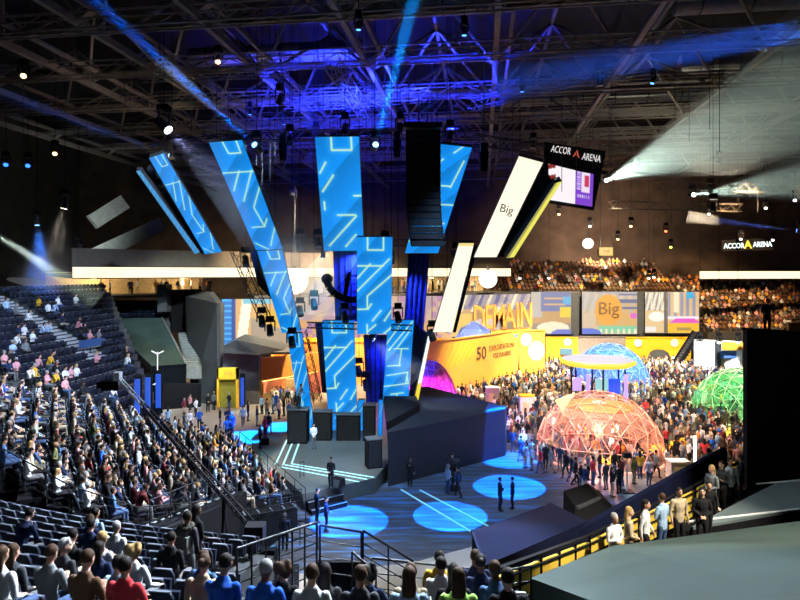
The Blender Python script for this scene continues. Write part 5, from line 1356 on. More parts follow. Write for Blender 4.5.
crowd('seat_rows', 'far rows of seats, navy beside the stairs and orange across the hall', 'seats', recs)
t = thing('grandstand', 'dark seat terrace above the small tarpaulin block', 'grandstand', at(130, 320, 69))
for k in range(5):
    a = at(92 + k * .8, 317 - k * 3.4, 67.6 + k * .9) - V(0, 0, .5); c = at(170, 317 - k * 3.4, 67.6 + k * .9) - V(0, 0, .5)
    b = MB(); b.prism([a, c, c + V(0, .9, 0), a + V(0, .9, 0)], (0, 0, -1.2)); b.build('step', M_concd, t)

# ------------------------------------------------------------------ people who stand
STOOD = []
def stand(px, py, pose='down', hr='short', face=0, label='', z=0.0, Y=None, **kw):
    p = onz(px, py, z) if Y is None else V((px - 400) * Y / FPX, Y, z)
    for _ in range(12):                          # nobody stands inside a neighbour
        if all((p - q).length > .62 for q in STOOD): break
        p = p + V(.22, .2, 0)
    STOOD.append(p.copy())
    return person(STANDM[(pose, hr)], p, face, label, **kw)
stand(331, 488.5, 'front', face=200, z=STZ, label='man in a dark suit standing at the stage edge with clasped hands', top='black', bot='black', hair='dark', skin=0)
stand(313.5, 449, 'front', 'long', 150, z=STZ, label='presenter in a white top standing on the stage before the blue blades', top='white', bot='grey', hair='brown', skin=1)
stand(500, 511, 'fold', face=80, label='man in a dark suit standing by the blue floor circles, the broader of the pair', top='black', bot='black', hair='dark', s=1.05)
stand(512.5, 509, 'down', face=-70, label='slim person in black facing the suited man by the blue circles', top='black', bot='black', hair='dark')
stand(458, 497, 'walk', face=-60, label='crew member in navy beside the camera rig near the dark wing', top='navy', bot='black', hair='dark')
stand(448, 494, 'front', 'long', 60, label='crew member in light blue stooping at the camera rig', top='light blue', bot='blue', hair='grey')
stand(410, 486.5, 'one', face=160, label='crew member in black before the dark wing wall', top='black', bot='black', hair='brown')
stand(452, 482, 'rail', face=10, label='camera operator in charcoal behind the pedestal camera by the wing', top='charcoal', bot='black', hair='brown')
stand(513, 452, 'down', 'long', 20, label='person in royal blue standing in the farthest blue circle', top='royal blue', bot='blue', hair='blond')
stand(521, 461, 'walk', face=40, label='person in denim blue walking out of the farthest blue circle', top='denim blue', bot='blue', hair='brown')
stand(260, 449, 'front', face=90, label='man in a navy suit standing alone beside the left light strips', top='navy', bot='black', hair='grey', s=1.04)
stand(299, 406, 'rail', face=120, z=3.3, Y=42.7, label='cameraman in grey on the black camera riser', top='grey', bot='black', hair='dark')
left = [(184, 417, 'burgundy', 'down'), (190, 413, 'pink', 'front'), (196, 417, 'white', 'fold'), (190, 431, 'white', 'down'), (196, 430, 'royal blue', 'one'), (184, 434, 'charcoal', 'walk'), (168, 428, 'light blue', 'front'), (152, 429, 'black', 'down'), (141, 434, 'black', 'fold'), (159, 432, 'mustard', 'front'),
        (220, 428, 'black', 'down'), (224, 429, 'navy', 'fold'), (229, 411, 'black', 'front'), (232, 434, 'royal blue', 'down'), (227, 440, 'denim blue', 'one'), (231, 442, 'navy', 'fold'), (243, 426, 'light blue', 'walk'), (248, 421, 'navy', 'down'), (257, 426, 'black', 'front'), (265, 438, 'red', 'down'), (269, 434, 'charcoal', 'walk'), (273, 414, 'light blue', 'fold'), (279, 419, 'white', 'front'), (284, 416, 'navy', 'down'), (276, 411, 'royal blue', 'one'), (262, 414, 'light blue', 'down'), (289, 421, 'denim blue', 'front'), (267, 418, 'beige', 'down'), (208, 412, 'black', 'front'), (214, 410, 'grey', 'down')]
LR = random.Random(4)
for (px, py, tp, po) in left:
    stand(px, py, po, LR.choice(['short', 'short', 'long']), LR.uniform(0, 360), '{hair}-haired person in {top} top and {bot} trousers standing near the yellow doorway', group='people in {top} and {bot} with {hair} hair near the yellow doorway', top=tp, rnd=LR)
dome_l = [(560, 471, 'navy', 'down'), (576, 486, 'black', 'walk'), (581, 490, 'black', 'front'), (572, 482, 'charcoal', 'walk'), (593, 485, 'red', 'down'), (600, 478, 'black', 'fold'), (588, 480, 'grey', 'front'), (614, 477, 'black', 'down'), (622, 486, 'burgundy', 'fold'), (634, 484, 'olive', 'down'), (640, 479, 'mustard', 'front'), (606, 490, 'charcoal', 'one'), (585, 494, 'navy', 'walk'), (612, 497, 'black', 'fold'), (619, 494, 'black', 'down'), (575, 460, 'black', 'down'), (566, 478, 'black', 'walk'), (649, 486, 'white', 'down'), (656, 478, 'grey', 'walk'), (630, 474, 'denim blue', 'front')]
for (px, py, tp, po) in dome_l:
    q_ = onz(px, py) - RC; Yd = None
    if q_.length < 5.0:
        g_ = RC + q_.normalized() * 5.05; px = 400 + FPX * g_.x / g_.y; Yd = g_.y
    stand(px, py, po, LR.choice(['short', 'short', 'long']), LR.uniform(0, 360), '{hair}-haired visitor in {top} top and {bot} trousers before the salmon dome', group='visitors in {top} and {bot} with {hair} hair before the salmon dome', top=tp, rnd=LR, Y=Yd)
stand(546, 527, 'down', face=0, label='person in red behind the navy box, beside the blue circle', top='red', bot='black', hair='dark', Y=26)
stand(562, 524, 'down', face=30, label='person in red behind the navy box, towards the salmon dome', top='red', bot='black', hair='dark', Y=27)
wk = [(614, 16.4, 'white', 'fold', 'short', 'grey', 'man in a white shirt with grey hair at the yellow fence'), (623, 17.0, 'beige', 'front', 'long', 'blond', 'blond person in beige squeezed between others at the fence'), (629, 16.2, 'white', 'walk', 'long', 'dark', 'person in white with long dark hair walking by the fence'), (642, 17.2, 'light blue', 'fold', 'short', 'brown', 'person in a light blue shirt leaning on the yellow fence'), (655, 16.5, 'beige', 'down', 'short', 'dark', 'man in a cream shirt and dark trousers in the aisle'),
      (698, 19.6, 'black', 'front', 'short', 'dark', 'person in black standing behind the crouching man at the deck'), (712, 20.6, 'grey', 'front', 'long', 'blond', 'person in grey with long fair hair at the fence end'), (718, 20.9, 'charcoal', 'fold', 'long', 'dark', 'person in charcoal with long dark hair at the fence end'), (730, 21.2, 'white', 'one', 'short', 'brown', 'person in white with a dark backpack beside the black divider'), (741, 21.8, 'black', 'front', 'short', 'dark', 'person in black next to the black divider'), (709, 23.6, 'denim blue', 'down', 'short', 'dark', 'person in a blue jacket beyond the navy fence backing')]
def seg2(p, a, c):
    a = V(a.x, a.y, 0); c = V(c.x, c.y, 0); d = c - a; k = max(0, min(1, (p - a).dot(d) / d.dot(d))); return (p - a - d * k).length
def aisle_y(px, Y):
    """step back from the fence along the line of sight until the person stands clear in the aisle"""
    best = (-9, Y)
    for j in range(90):
        y = Y + 1.0 - j * .04; p = V((px - 400) * y / FPX, y, 0)
        lim = [seg2(p, FA, FB), seg2(p, FB, FC), seg2(p, FC, FD)] + [seg2(p, V(*D0[m], 0), V(*D0[(m + 1) % len(D0)], 0)) + .12 for m in (0, 4, 5, 6)] + [seg2(p, T2, T3)]
        side = (p - V(FB.x, FB.y, 0)).cross(V(FC.x - FB.x, FC.y - FB.y, 0)).z
        m_ = min(lim) if side > 0 else -1
        if m_ > best[0]: best = (m_, y)
    return best[1]
for i, (px, Y, tp, po, hr, ha, lab) in enumerate(wk):
    if i < 10: Y = aisle_y(px, Y)
    stand(px, 0, po, hr, (150, 100, 120, 330, 170, 200, 250, 230, 190, 300, 20)[i], lab, z=az((px - 400) * Y / FPX) + .02 if i < 10 else 4.3, Y=Y, top=tp, hair=ha, bot='blue' if i in (0, 3) else 'black', skin=i % 2, s=1.0)
yk = aisle_y(681, 17.4)
stand(681, 0, 'rail', 'short', 190, 'man in a black shirt bending over the edge of the grey deck', z=az(281 * yk / FPX) + .02, Y=yk, top='black', bot='black', hair='dark', skin=0)
stand(767, 0, 'rail', face=200, z=9.95, Y=29.2, label='camera operator in black on the yellow platform above the divider', top='black', bot='black', hair='dark')
bp = stand(187, 0, 'down', face=15, z=n_z(5) + .02, Y=12.15, label='person in a dark hooded jacket carrying a backpack, standing among the seats', top='charcoal', bot='grey', hair='dark', skin=3, s=1.0)
def worn_pack(o, col=(.10, .11, .105)):
    b = MB()
    for (z0, z1, w, d) in ((.98, 1.05, .13, .10), (1.05, 1.32, .15, .13), (1.32, 1.40, .11, .08)):
        b.hexa([(-w, -.10, z0), (w, -.10, z0), (w, -.10 - d, z0), (-w, -.10 - d, z0), (-w * .95, -.10, z1), (w * .95, -.10, z1), (w * .95, -.10 - d * .9, z1), (-w * .95, -.10 - d * .9, z1)])
    b.box((0, -.245, 1.13), (.2, .04, .16))
    for s in (-1, 1): b.beam((s * .10, -.08, 1.42), (s * .12, .11, 1.40), .05, .02); b.beam((s * .12, .115, 1.40), (s * .13, .10, 1.15), .05, .02)
    me_o = b.build('backpack', mat('pack_nylon', col, .7)); me_o.parent = o
    return me_o
worn_pack(bp)
b = MB()
for k in range(12):
    a = 2 * math.pi * k / 12; b.ball((.13 * math.cos(a), -.02 + .10 * math.sin(a), 1.47 + .02 * math.sin(a)), (.05, .05, .04), 8, 6)
fh = b.build('fur_hood', mat('fur_trim', (.06, .055, .045), .95, bump=.5, scale=30)); fh.parent = bp
stand(196, 0, 'front', 'long', 40, z=n_z(4) + .02, Y=13.2, label='person in black half hidden behind the backpack wearer', top='black', bot='black', hair='dark', skin=3)
stand(285, 0, 'down', 'short', 10, z=0, Y=28, label='person in navy standing on the floor below the grandstand corner', top='navy', bot='black', hair='grey')
stand(266, 0, 'front', 'short', 330, z=0, Y=21.6, label='crew member in black at the foot of the camera crane', top='black', bot='black', hair='brown')
stand(317, 478, 'down', 'short', 60, z=.02, Y=31.1, label='usher in black standing before the front corner of the grandstand', top='black', bot='black', hair='dark')
stand(326, 480, 'front', 'short', 80, z=.02, Y=30.0, label='usher in navy standing below the stage steps', top='navy', bot='navy' if False else 'black', hair='dark')

# expo visitors: the nearer ones each a person, the rest one crowd
ER = random.Random(17)
obst = [(RC, 5.05), (BC, 4.85), (GC, 4.95), (PC, 3.2), (BC2, 4.2), (V(HC.x, HC.y, 0), 4.1)] + [(onz(*k_), 1.25) for k_ in ((492, 412), (526, 421), (664, 478), (700, 402), (695, 476), (627, 492))]
walls_e = [(V(2.32, 58, 0), V(13.9, 70.5, 0)), (V(14, 70.8, 0), V(17.5, 72, 0)), (V(36.2, 74, 0), V(41.2, 72, 0)), (V(36.2, 73, 0), V(41.2, 71, 0)), (V(36.5, 80, 0), V(39.8, 80, 0)), (V(36.5, 79.2, 0), V(39.8, 79.2, 0)), (V(36.5, 80.8, 0), V(39.8, 80.8, 0)), (V(9, 80.5, 0), V(18, 80.5, 0))]
def ok(p, inside=False):
    for (c, r) in obst:
        if (p - V(c.x, c.y, 0)).length < r: return False
    if any(seg2(p, a, c) < .75 for (a, c) in walls_e): return False
    a, c = V(2.32, 58, 0), V(13.9, 70.5, 0)          # stay in front of the long amber wall
    d = c - a; k = (p - a).dot(d) / d.dot(d)
    if k < 1.05 and d.cross(p - a).z > -.6: return False
    if p.x < 8.3 and p.y < 55: return False
    return True
recs_e = []; cand = []
for _ in range(9000):
    px = ER.uniform(432, 748); py = ER.uniform(361, 474)
    if py > 400 and 560 < px < 640: continue
    p = onz(px, py)
    if p.y > 81.8 or not ok(p): continue
    dens = 1.0 if py < 405 else .5
    if ER.random() > dens: continue
    if any((p - q).length < .65 for q in STOOD): continue
    if any((p - q).length < (.55 if py < 400 else .66) for q in cand): continue
    cand.append(p)
cand = cand[:1500]
cand.sort(key=lambda p: p.y)
for i, p in enumerate(cand):
    if i < 44:
        h = proj(p); where = 'between wing and salmon dome' if h[0] < 560 else 'in front of the green dome'
        person(STANDM[(ER.choice(['down', 'fold', 'front', 'one', 'walk']), ER.choice(['short', 'long']))], p, ER.uniform(0, 360), '{hair}-haired visitor in {top} top and {bot} trousers ' + where, 'expo visitors in {top} and {bot} with {hair} hair ' + where, rnd=ER, s=ER.uniform(.95, 1.05))
    else: recs_e.append((ER.choice(LOWST), p, ER.uniform(0, 360), pal(ER), ER.uniform(.95, 1.08)))
for _ in range(60):                      # seated and standing inside the domes
    a = ER.uniform(0, 6.28); r = ER.uniform(.5, 3.3); recs_e.append((ER.choice(LOWST + LOWSIT), V(RC.x + r * math.cos(a), RC.y + r * math.sin(a), 0.02), ER.uniform(0, 360), pal(ER, ['white', 'pink', 'red', 'beige', 'black', 'grey', 'orange']), 1.0))
for (c, n) in ((BC, 14), (GC, 14), (V(HC.x, HC.y, 0), 10)):
    for _ in range(n): a = ER.uniform(0, 6.28) if n > 10 else ER.uniform(-.4, 3.5); r = ER.uniform(1.6, 3.0) if n > 10 else ER.uniform(3.1, 3.7); recs_e.append((ER.choice(LOWST), V(c.x + r * math.cos(a), c.y + r * math.sin(a), 0), ER.uniform(0, 360), pal(ER), 1.0))
for _ in range(26): p = onz(ER.uniform(270, 306), ER.uniform(403.5, 407)); recs_e.append((ER.choice(LOWST), p, ER.uniform(0, 360), pal(ER), 1.0))
crowd('expo_crowd', 'dense crowd of visitors between the domes and yellow walls', 'crowd', recs_e)
recs_g = []
for i in range(1, 3):
    a, c = GL[i], GL[i + 1]; d = (c - a); n = Vector((-d.y, d.x, 0)).normalized()
    for _ in range(14 if i == 1 else 62): recs_g.append((ER.choice(LOWST), a + (n * 10 if i == 1 else n * 0) + d * ER.uniform(.05 if i > 1 else .25, .98) + n * ER.uniform(.9, 4.5) + V(0, 0, 10.4), ER.uniform(90, 270), pal(ER, OT + ['black', 'navy']), 1.0))
crowd('gallery_crowd', 'people standing along the lit gallery behind the blades', 'crowd', recs_g)
print('PEOPLE', PEOPLE[0], 'SEATS', len(SEATS), 'EXPO', len(cand), 'DENSE', len(D_PLACES))
# ------------------------------------------------------------------ railings around the stairwell and the stands
def railing(label, pts, h=1.08, bars=4, m=M_blackm, posts=1.1, r=.018, name='railing', drop=0.0):
    """pts: top-rail points; posts reach h below"""
    t = thing(name, label, 'railing', pts[0] - V(0, 0, h))
    for a, c in zip(pts[:-1], pts[1:]):
        rod('handrail', a, c, r * 1.25, r * 1.25, m, t, n=8)
        for k in range(bars): z = -h * (k + 1) / (bars + 1.0); rod('rail', a + V(0, 0, z), c + V(0, 0, z), r * .6, r * .6, m, t, n=5)
        n = max(1, round((c - a).length / posts))
        for i in range(n + (1 if c is pts[-1] else 0)): p = a.lerp(c, i / n); rod('post', p - V(0, 0, h), p, r, r, m, t, n=6)
    return t
A1, A2, A3 = V(-2.50, 9.2, 8.76), V(-1.46, 10.5, 8.62), V(-.68, 10.55, 8.43)
railing('black railing with many bars along the left of the stairwell', [A1, A2], bars=5, posts=.27)
railing('short black rail across the head of the stairwell', [A2 + V(.06, 0, -.05), A3], bars=3, posts=.8)
B1, B2, B3 = at(363, 530.5, 10.6), at(413, 561, 10.9), at(491, 571, 11.2)
railing('sloping black stair rail right of the stairwell', [B1, B2], bars=4, posts=.6)
railing('black front railing before the seated row at the stairwell', [at(372, 558, 10.8), B3], bars=3, posts=.75)
railing('short black gate rail at the fence end', [at(494, 572, 10.9), at(531, 566, 11.2)], bars=3, posts=.4)
railing('slim diagonal handrail running down inside the stairwell', [at(352, 552, 10.2), at(376, 572, 9.9)], bars=1, h=.6)
t = thing('stairwell', 'dark stairwell sunk in the near stand with blue light coloured into its landing', 'stairwell', V(-1.2, 10.3, 0))
b = MB(); b.box((-1.05, 10.1, 6.2), (1.5, 1.7, .1)); b.build('landing', mat('landing_blue_light', (.06, .2, .4), .5), t)  # blue light on the landing is put into its colour
b = MB(); b.box((-1.05, 10.95, 7.45), (.9, .1, .55)); b.build('lintel', M_black, t)
b = MB(); b.box((-1.9, 10.0, 6.9), (.1, 2.0, 1.5)); b.build('side_wall', M_drape, t)
b = MB(); b.box((.0, 10.0, 6.6), (.1, 2.0, 1.3)); b.build('side_wall', M_drape, t)
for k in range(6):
    b = MB(); b.box((-2.3 + k * .14, 9.6 + k * .2, 7.35 - k * .18), (.5, .6, .12)); b.build('stair_tread', mat('stair_blue_light', (.05, .10, .20), .6), t)  # tread colour carries the blue light of the stairwell
b = MB(); b.prism([(0.06, 10.62, 0), (1.35, 10.62, 0), (1.35, 11.3, 0), (0.06, 11.3, 0)], (0, 0, 6.5)); b.build('side_landing', M_concd, t)
b = MB(); b.prism([(-2.45, 9.6, 0), (-1.97, 9.6, 0), (-1.97, 10.6, 0), (-2.3, 10.2, 0)], (0, 0, 7.2)); b.build('side_landing', M_concd, t)
# grandstand rails
def dpt(s, tt, dz=0): return F0 + U1 * tt - N1 * s + V(0, 0, D_Z0 + max(0, s) / D_PITCH * D_RISE + dz)
railing('black rail closing the flank of the packed grandstand', [dpt(s_, min(d_near(s_), d_near(s_ + .85)) - .34, 1.22) for s_ in (-.3, 2, 4, 6, 8, 10, 12)], posts=1.3, bars=3)
railing('black rail along the front row of the packed grandstand', [dpt(-.75, -.2, 1.0), dpt(-.75, 12.4, 1.0)], posts=1.6, bars=2, r=.02, h=1.88)
railing('thin rail at the stage corner beside the steps', [onz(300, 493, 0) + V(0, 0, 1.8), onz(304, 492, 0) + V(0, 0, 1.8)], h=1.0, bars=3, posts=.4)
railing('low dark rail on the floor below the stairwell', [at(281, 519, 27.6), at(300, 521, 27.0), at(318, 525, 26.5)], bars=3, posts=1.3)
# stairs with pale treads at the flank of the grandstand
t = thing('flank_staircase', 'dark staircase with pale tread edges climbing beside the grandstand', 'staircase', at(150, 540, 20))
for k in range(12):
    f = k / 11.0; c = at(147 + 88 * f, 530 - 34 * f, 19.5 + 5.0 * f)
    b = MB(); b.box((c.x, c.y, c.z - .3), (.5, 1.1, .6), -.2); o = b.build('stair_tread', M_black, t)
    b = MB(); b.box((c.x - .22, c.y - .1, c.z + .02), (.06, 1.0, .04), -.2); b.build('nosing', M_alu, o)
b = MB(); b.prism([at(146, 534, 19.2), at(238, 498, 24.2), V(at(238, 498, 24.2).x, 24.2, 0), V(at(146, 534, 19.2).x, 19.2, 0)], (.1, -.1, 0)); b.build('stringer_wall', M_black, t)
railing('black handrail rising along the flank staircase', [at(150, 500, 19.6), at(236, 466, 24.6)], posts=1.0, bars=2)

# ------------------------------------------------------------------ camera crane and pedestal camera
J0, J1 = at(250, 525, 20), at(119, 379, 25.5)
t = thing('camera_crane', 'long black camera crane with a silver nose reaching over the audience', 'camera crane', V(J0.x, J0.y, 0))
piv = J0.lerp(J1, .16)
b = MB()
for e in (V(.13, 0, .13), V(-.13, 0, .13), V(0, 0, -.14)): b.beam(J0 + e, J0.lerp(J1, .78) + e * .7, .05, .05)
n = 26
for i in range(n):
    p, q = J0.lerp(J1, .78 * i / n), J0.lerp(J1, .78 * (i + 1) / n)
    b.beam(p + V(.13, 0, .13), q + V(0, 0, -.14), .03, .03); b.beam(p + V(-.13, 0, .13), q + V(0, 0, -.14), .03, .03)
b.build('arm', M_black, t)
b = MB(); m1 = J0.lerp(J1, .78)
for e in (V(.09, 0, .09), V(-.09, 0, .09), V(0, 0, -.1)): b.beam(m1 + e, J1 + e * .8, .04, .04)
for i in range(8):
    p, q = m1.lerp(J1, i / 8), m1.lerp(J1, (i + 1) / 8); b.beam(p + V(.09, 0, .09), q + V(0, 0, -.1), .025, .025)
b.build('nose_section', M_alu, t)
b = MB(); b.box(J1 + V(-.3, 0, -.25), (.7, .45, .4)); b.box(J1 + V(-.75, 0, -.25), (.3, .25, .25)); b.build('camera_head', M_black, t)
b = MB(); b.box(J1 + V(-.05, 0, .05), (.25, .3, .5)); b.build('head_bracket', M_alu, t)
b = MB(); b.box(J0 + V(.25, -.3, -.1), (.6, .5, .5)); b.build('counterweight', M_blackm, t)
for a in range(3):
    q = V(piv.x + .6 * math.cos(a * 2.1 + .4), piv.y + .6 * math.sin(a * 2.1 + .4), 0); rod('tripod_leg', q, V(piv.x, piv.y, piv.z - .5), .05, .05, M_black, t)
rod('column', V(piv.x, piv.y, .4), piv, .09, .09, M_black, t)
t = thing('pedestal_camera', 'pedestal camera standing before the dark wing', 'camera', onz(453, 489))
c = V(onz(453, 489).x, onz(453, 489).y, 0)
b = MB(); b.tube(c + V(0, 0, .1), c + V(0, 0, 1.2), .12, .09, 10); b.build('column', M_blackm, t)
b = MB(); b.lathe(c, [(.45, 0), (.45, .12), (.2, .2), (0, .2)], 16); b.build('base', M_black, t)
b = MB(); b.box(c + V(0, 0, 1.4), (.3, .6, .32)); b.tube(c + V(0, -.3, 1.4), c + V(0, -.7, 1.4), .12, .14, 12); b.build('camera_body', M_black, t)
b = MB(); b.box(c + V(.25, .2, 1.65), (.3, .05, .2)); b.build('viewfinder', M_dark, t)
t = thing('cable_ramp', 'pale cable ramp with two lit lines crossing the blue circle', 'cable ramp', onz(440, 515))
for (a, c) in ((onz(401, 490), onz(476, 535)), (onz(420, 490.5), onz(500, 533))):
    b = MB(); b.beam(a + V(0, 0, .03), c + V(0, 0, .03), .10, .03); b.build('lit_line', glow('ramp_line', (.25, .75, 1.0), .8), t)
t = thing('blue_monitor', 'row of small blue lit panels on the side stand rail', 'panel', s3_pt(8, .75))
for i, tt in enumerate((-.05, .75, 1.55)):
    c = s3_pt(8, tt) + V(0, 0, .95); b = MB(); b.box(c, (.62, .06, .55)); b.build('lit_panel', glow('rail_panel', (.02, .10, .42), .55), t)
    rod('panel_post', c - V(0, 0, .78), c, .03, .03, M_black, t)
rod('rail', s3_pt(8, -.4) + V(0, 0, .6), s3_pt(8, 1.9) + V(0, 0, .6), .03, .03, M_alu, t)
t = thing('floor_lamp', 'slim white lamp stand with spread arms before the tarpaulin', 'lamp', at(157.5, 384, 55))
b0 = at(157.5, 384, 55); rod('pole', b0, at(157.5, 352, 55), .05, .05, M_white, t)
for dx in (-6, 6): rod('arm', at(157.5, 354, 55), at(157.5 + dx, 351, 55), .06, .06, M_white, t)
b = MB(); b.box(b0, (.6, .6, .08)); b.build('base', M_white, t)

# ------------------------------------------------------------------ lamps
def haze_mat(name, dens, col=(1, 1, 1)):
    if name in MATS: return MATS[name]
    m = bpy.data.materials.new(name); m.use_nodes = True; nt = m.node_tree; nt.nodes.clear()
    o = nt.nodes.new('ShaderNodeOutputMaterial'); s = nt.nodes.new('ShaderNodeVolumeScatter')
    s.inputs['Density'].default_value = dens; s.inputs['Color'].default_value = (*col, 1); s.inputs['Anisotropy'].default_value = 0.0
    nt.links.new(s.outputs[0], o.inputs['Volume']); MATS[name] = m; return m
_ball = {}
def moving_head(label, pos, target, col, power, angle, blend=.3, glowcol=None, size=.32, haze=None, soft=.15, group=None):
    pos = Vector(pos); d = (Vector(target) - pos).normalized()
    t = thing('spotlight', label, 'spotlight', pos, group)
    b = MB(); b.tube(pos - d * size * 1.3, pos + d * size * .9, size * .62, size * .72, 14); b.build('head', M_blackm, t)
    up = pos + V(0, 0, size * 2.0)
    b = MB(); sd = d.cross(V(0, 0, 1)); sd = (sd.normalized() if sd.length > .01 else V(1, 0, 0)) * size
    b.beam(pos + sd, up + sd, .08, .12); b.beam(pos - sd, up - sd, .08, .12); b.beam(up - sd, up + sd, .14, .14); b.build('yoke', M_blackm, t)
    b = MB(); b.box(up + V(0, 0, .2), (size * 1.5, size * 1.3, .35)); b.build('base', M_black, t)
    if up.z + .4 < 27.4: rod('hanger', up + V(0, 0, .37), V(up.x, up.y, 36.0), .022, .022, M_black, t, n=5)
    g = glowcol or (tuple(col) + (4.0,))
    b = MB(); b.tube(pos + d * size * .9, pos + d * size * .96, size * .6, n=14); b.build('lens', glow('lens_%d_%d_%d_%d' % tuple(int(x * 100) for x in g), g[:3], g[3]), t)
    if power > 0:
        l = bpy.data.lights.new('spot', 'SPOT'); l.energy = power; l.color = col; l.spot_size = math.radians(angle); l.spot_blend = blend; l.shadow_soft_size = soft
        o = bpy.data.objects.new('spot', l); COL.objects.link(o); o.parent = t
        o.location = d * size * 1.15; o.rotation_mode = 'QUATERNION'; o.rotation_quaternion = d.to_track_quat('-Z', 'Y')
    if haze:
        ln, dens = haze; a0 = pos + d * size * 1.05; k = math.tan(math.radians(angle / 2)) * 1.02
        h = MB(); h.tube(a0, a0 + d * ln, .05 + soft, .05 + soft + k * ln, 24)
        o = h.build('light_haze', haze_mat('haze_%d' % int(dens * 1e4), dens), t, weld=True)
    return t
ZL = 24.5
WHITE = (1.0, .97, .92); COOL = (.78, .88, 1.0); WARM = (1.0, .78, .48); BLU = (.0, .22, 1.0)
K = 1.0
ZN = 25.6
for (lab, pos, tgt, col, pw, an, bl) in (
    ('roof spotlight washing the packed grandstand', (8, 26, ZN), (-12, 27, 3.5), COOL, 105000, 52, .6),
    ('roof spotlight washing the near stand', (6, 24, ZN), (-7, 12, 7), COOL, 90000, 56, .6),
    ('roof spotlight washing the row behind the front rail', (7, 22, ZN), (0, 9, 8), COOL, 45000, 42, .6),
    ('roof spotlight washing the steep side stand', (-6, 25, ZN), (-24, 45, 7), (.58, .75, 1.0), 80000, 50, .7),
    ('roof spotlight washing the grey tarpaulin', (0, 22, ZN), (9, 13, 7), (.85, .97, 1.0), 9000, 60, .6),
    ('added unseen spotlight brightening the yellow fence', (17, 5, ZN), (6.5, 16.5, 5.5), (1.0, .9, .72), 68000, 28, .6),  # out-of-view lamp added so the yellow boards read bright
    ('roof spotlight on the stage deck', (-9, 26, ZN), (-4, 40, .9), (.85, .97, 1.0), 70000, 24, .5),
    ('roof spotlight washing the left floor', (-6, 54, ZL), (-18, 58, 0), WARM, 34000, 50, .6),
    ('roof spotlight cooling the printed floor', (6, 26, ZN), (4, 36, 0), (.36, .6, 1.0), 46000, 56, .6),
    ('roof spotlight over the salmon dome', (12, 36, ZL), (16, 46, 0), (1.0, .78, .62), 70000, 46, .6),
    ('roof spotlight over the green dome', (36, 46, ZL), (28, 54, 0), WARM, 90000, 56, .6),
    ('roof spotlight over the middle of the expo crowd', (12, 54, ZL), (14, 63, 0), WARM, 105000, 58, .6),
    ('roof spotlight over the blue dome', (33, 62, ZL), (24, 71, 0), WARM, 150000, 60, .6),
    ('roof spotlight on the far yellow walls', (26, 66, ZL), (27, 84, 2), (1.0, .8, .5), 120000, 60, .6),
    ('added spotlight brightening the orange letters', (9, 45, 20), (12, 79, 6.5), (1.0, .74, .42), 170000, 24, .6),  # lamp added to light the letters from the front
    ('roof spotlight on the far orange stand', (40, 66, ZL), (46, 90, 8), (1.0, .62, .30), 75000, 50, .6),
    ('roof spotlight on the upper far stand', (22, 66, ZL), (24, 94, 14), (1.0, .66, .45), 12000, 60, .6),
    ('roof spotlight behind the blades on the amber wall', (-6, 58, ZL), (-5, 71, 3), (1.0, .66, .4), 90000, 60, .6),
    ('roof spotlight over the gallery people', (-10, 56, 20), (-12, 70, 10.5), WARM, 50000, 90, .6),
    ('added spotlight brightening the white stand behind the green dome', (30, 58, 21), (38, 74, 2), (1, .97, .9), 90000, 30, .6),  # added because the white stand came out dark
    ('added spotlight brightening the small tarpaulin and portal', (-8, 40, ZL), (-22, 62, 6), (.85, 1.0, .95), 60000, 36, .7),  # fill lamp added for the unlit terrace, tarpaulin and portal
    ('added spotlight brightening the orange booth', (-7, 50, ZL), (-11.5, 61, 3), (1, .75, .45), 50000, 24, .6),  # fill lamp added to brighten the booth
    ('added dim warm lamp lifting the far brown wall', (30, 90, 15.5), (34, 103, 20), (1.0, .72, .5), 16000, 130, .8),  # added fill against a black background wall
    ('added dim warm lamp lifting the left roof steel', (-16, 40, 19), (-18, 46, 30), (1.0, .75, .5), 1800, 120, .8),  # added upward fill for warm edges on the steel
    ('added dim olive lamp lifting the right roof steel', (24, 46, 18), (26, 50, 30), (1.0, .9, .65), 5000, 130, .8),  # added upward fill for the right half of the roof
    ('added dim grey lamp lifting the dark side wall', (-30, 56, 15.5), (-44, 70, 20), (.9, 1.0, .9), 4000, 130, .8)):  # added fill in place of ambient light on this wall
    moving_head(lab, pos, tgt, col, pw * K, an, bl, (1, .9, .75, .7))
# hard blue circles on the floor
for i, (px, py, r) in enumerate(((349, 521.5, 2.1), (450, 516, 2.0), (510, 487, 2.05), (509, 460, 1.95), (247, 437, 2.0), (280, 427, 1.6))):
    c = onz(px, py); pos = c + (V(.6, -1.5, 25.2) if i != 2 else V(9.5, 2, 25.2))
    moving_head(('roof spotlight throwing the blue circle nearest the stairwell', 'roof spotlight throwing the blue circle under the cable ramp', 'roof spotlight throwing the blue circle beside the suited pair', 'roof spotlight throwing the blue circle at the wing tip', 'roof spotlight throwing the blue pool behind the grandstand', 'roof spotlight throwing the blue pool near the camera riser')[i], pos, c, (0, .15 if i < 4 else .14, 1.0), (900000 if i < 4 else 900000) * (1.2 if i == 2 else 1), 2 * math.degrees(math.atan(r / (25.3 if i != 2 else 26.9))), .04, (.1, .4, 1, 3), soft=.03, size=.2)
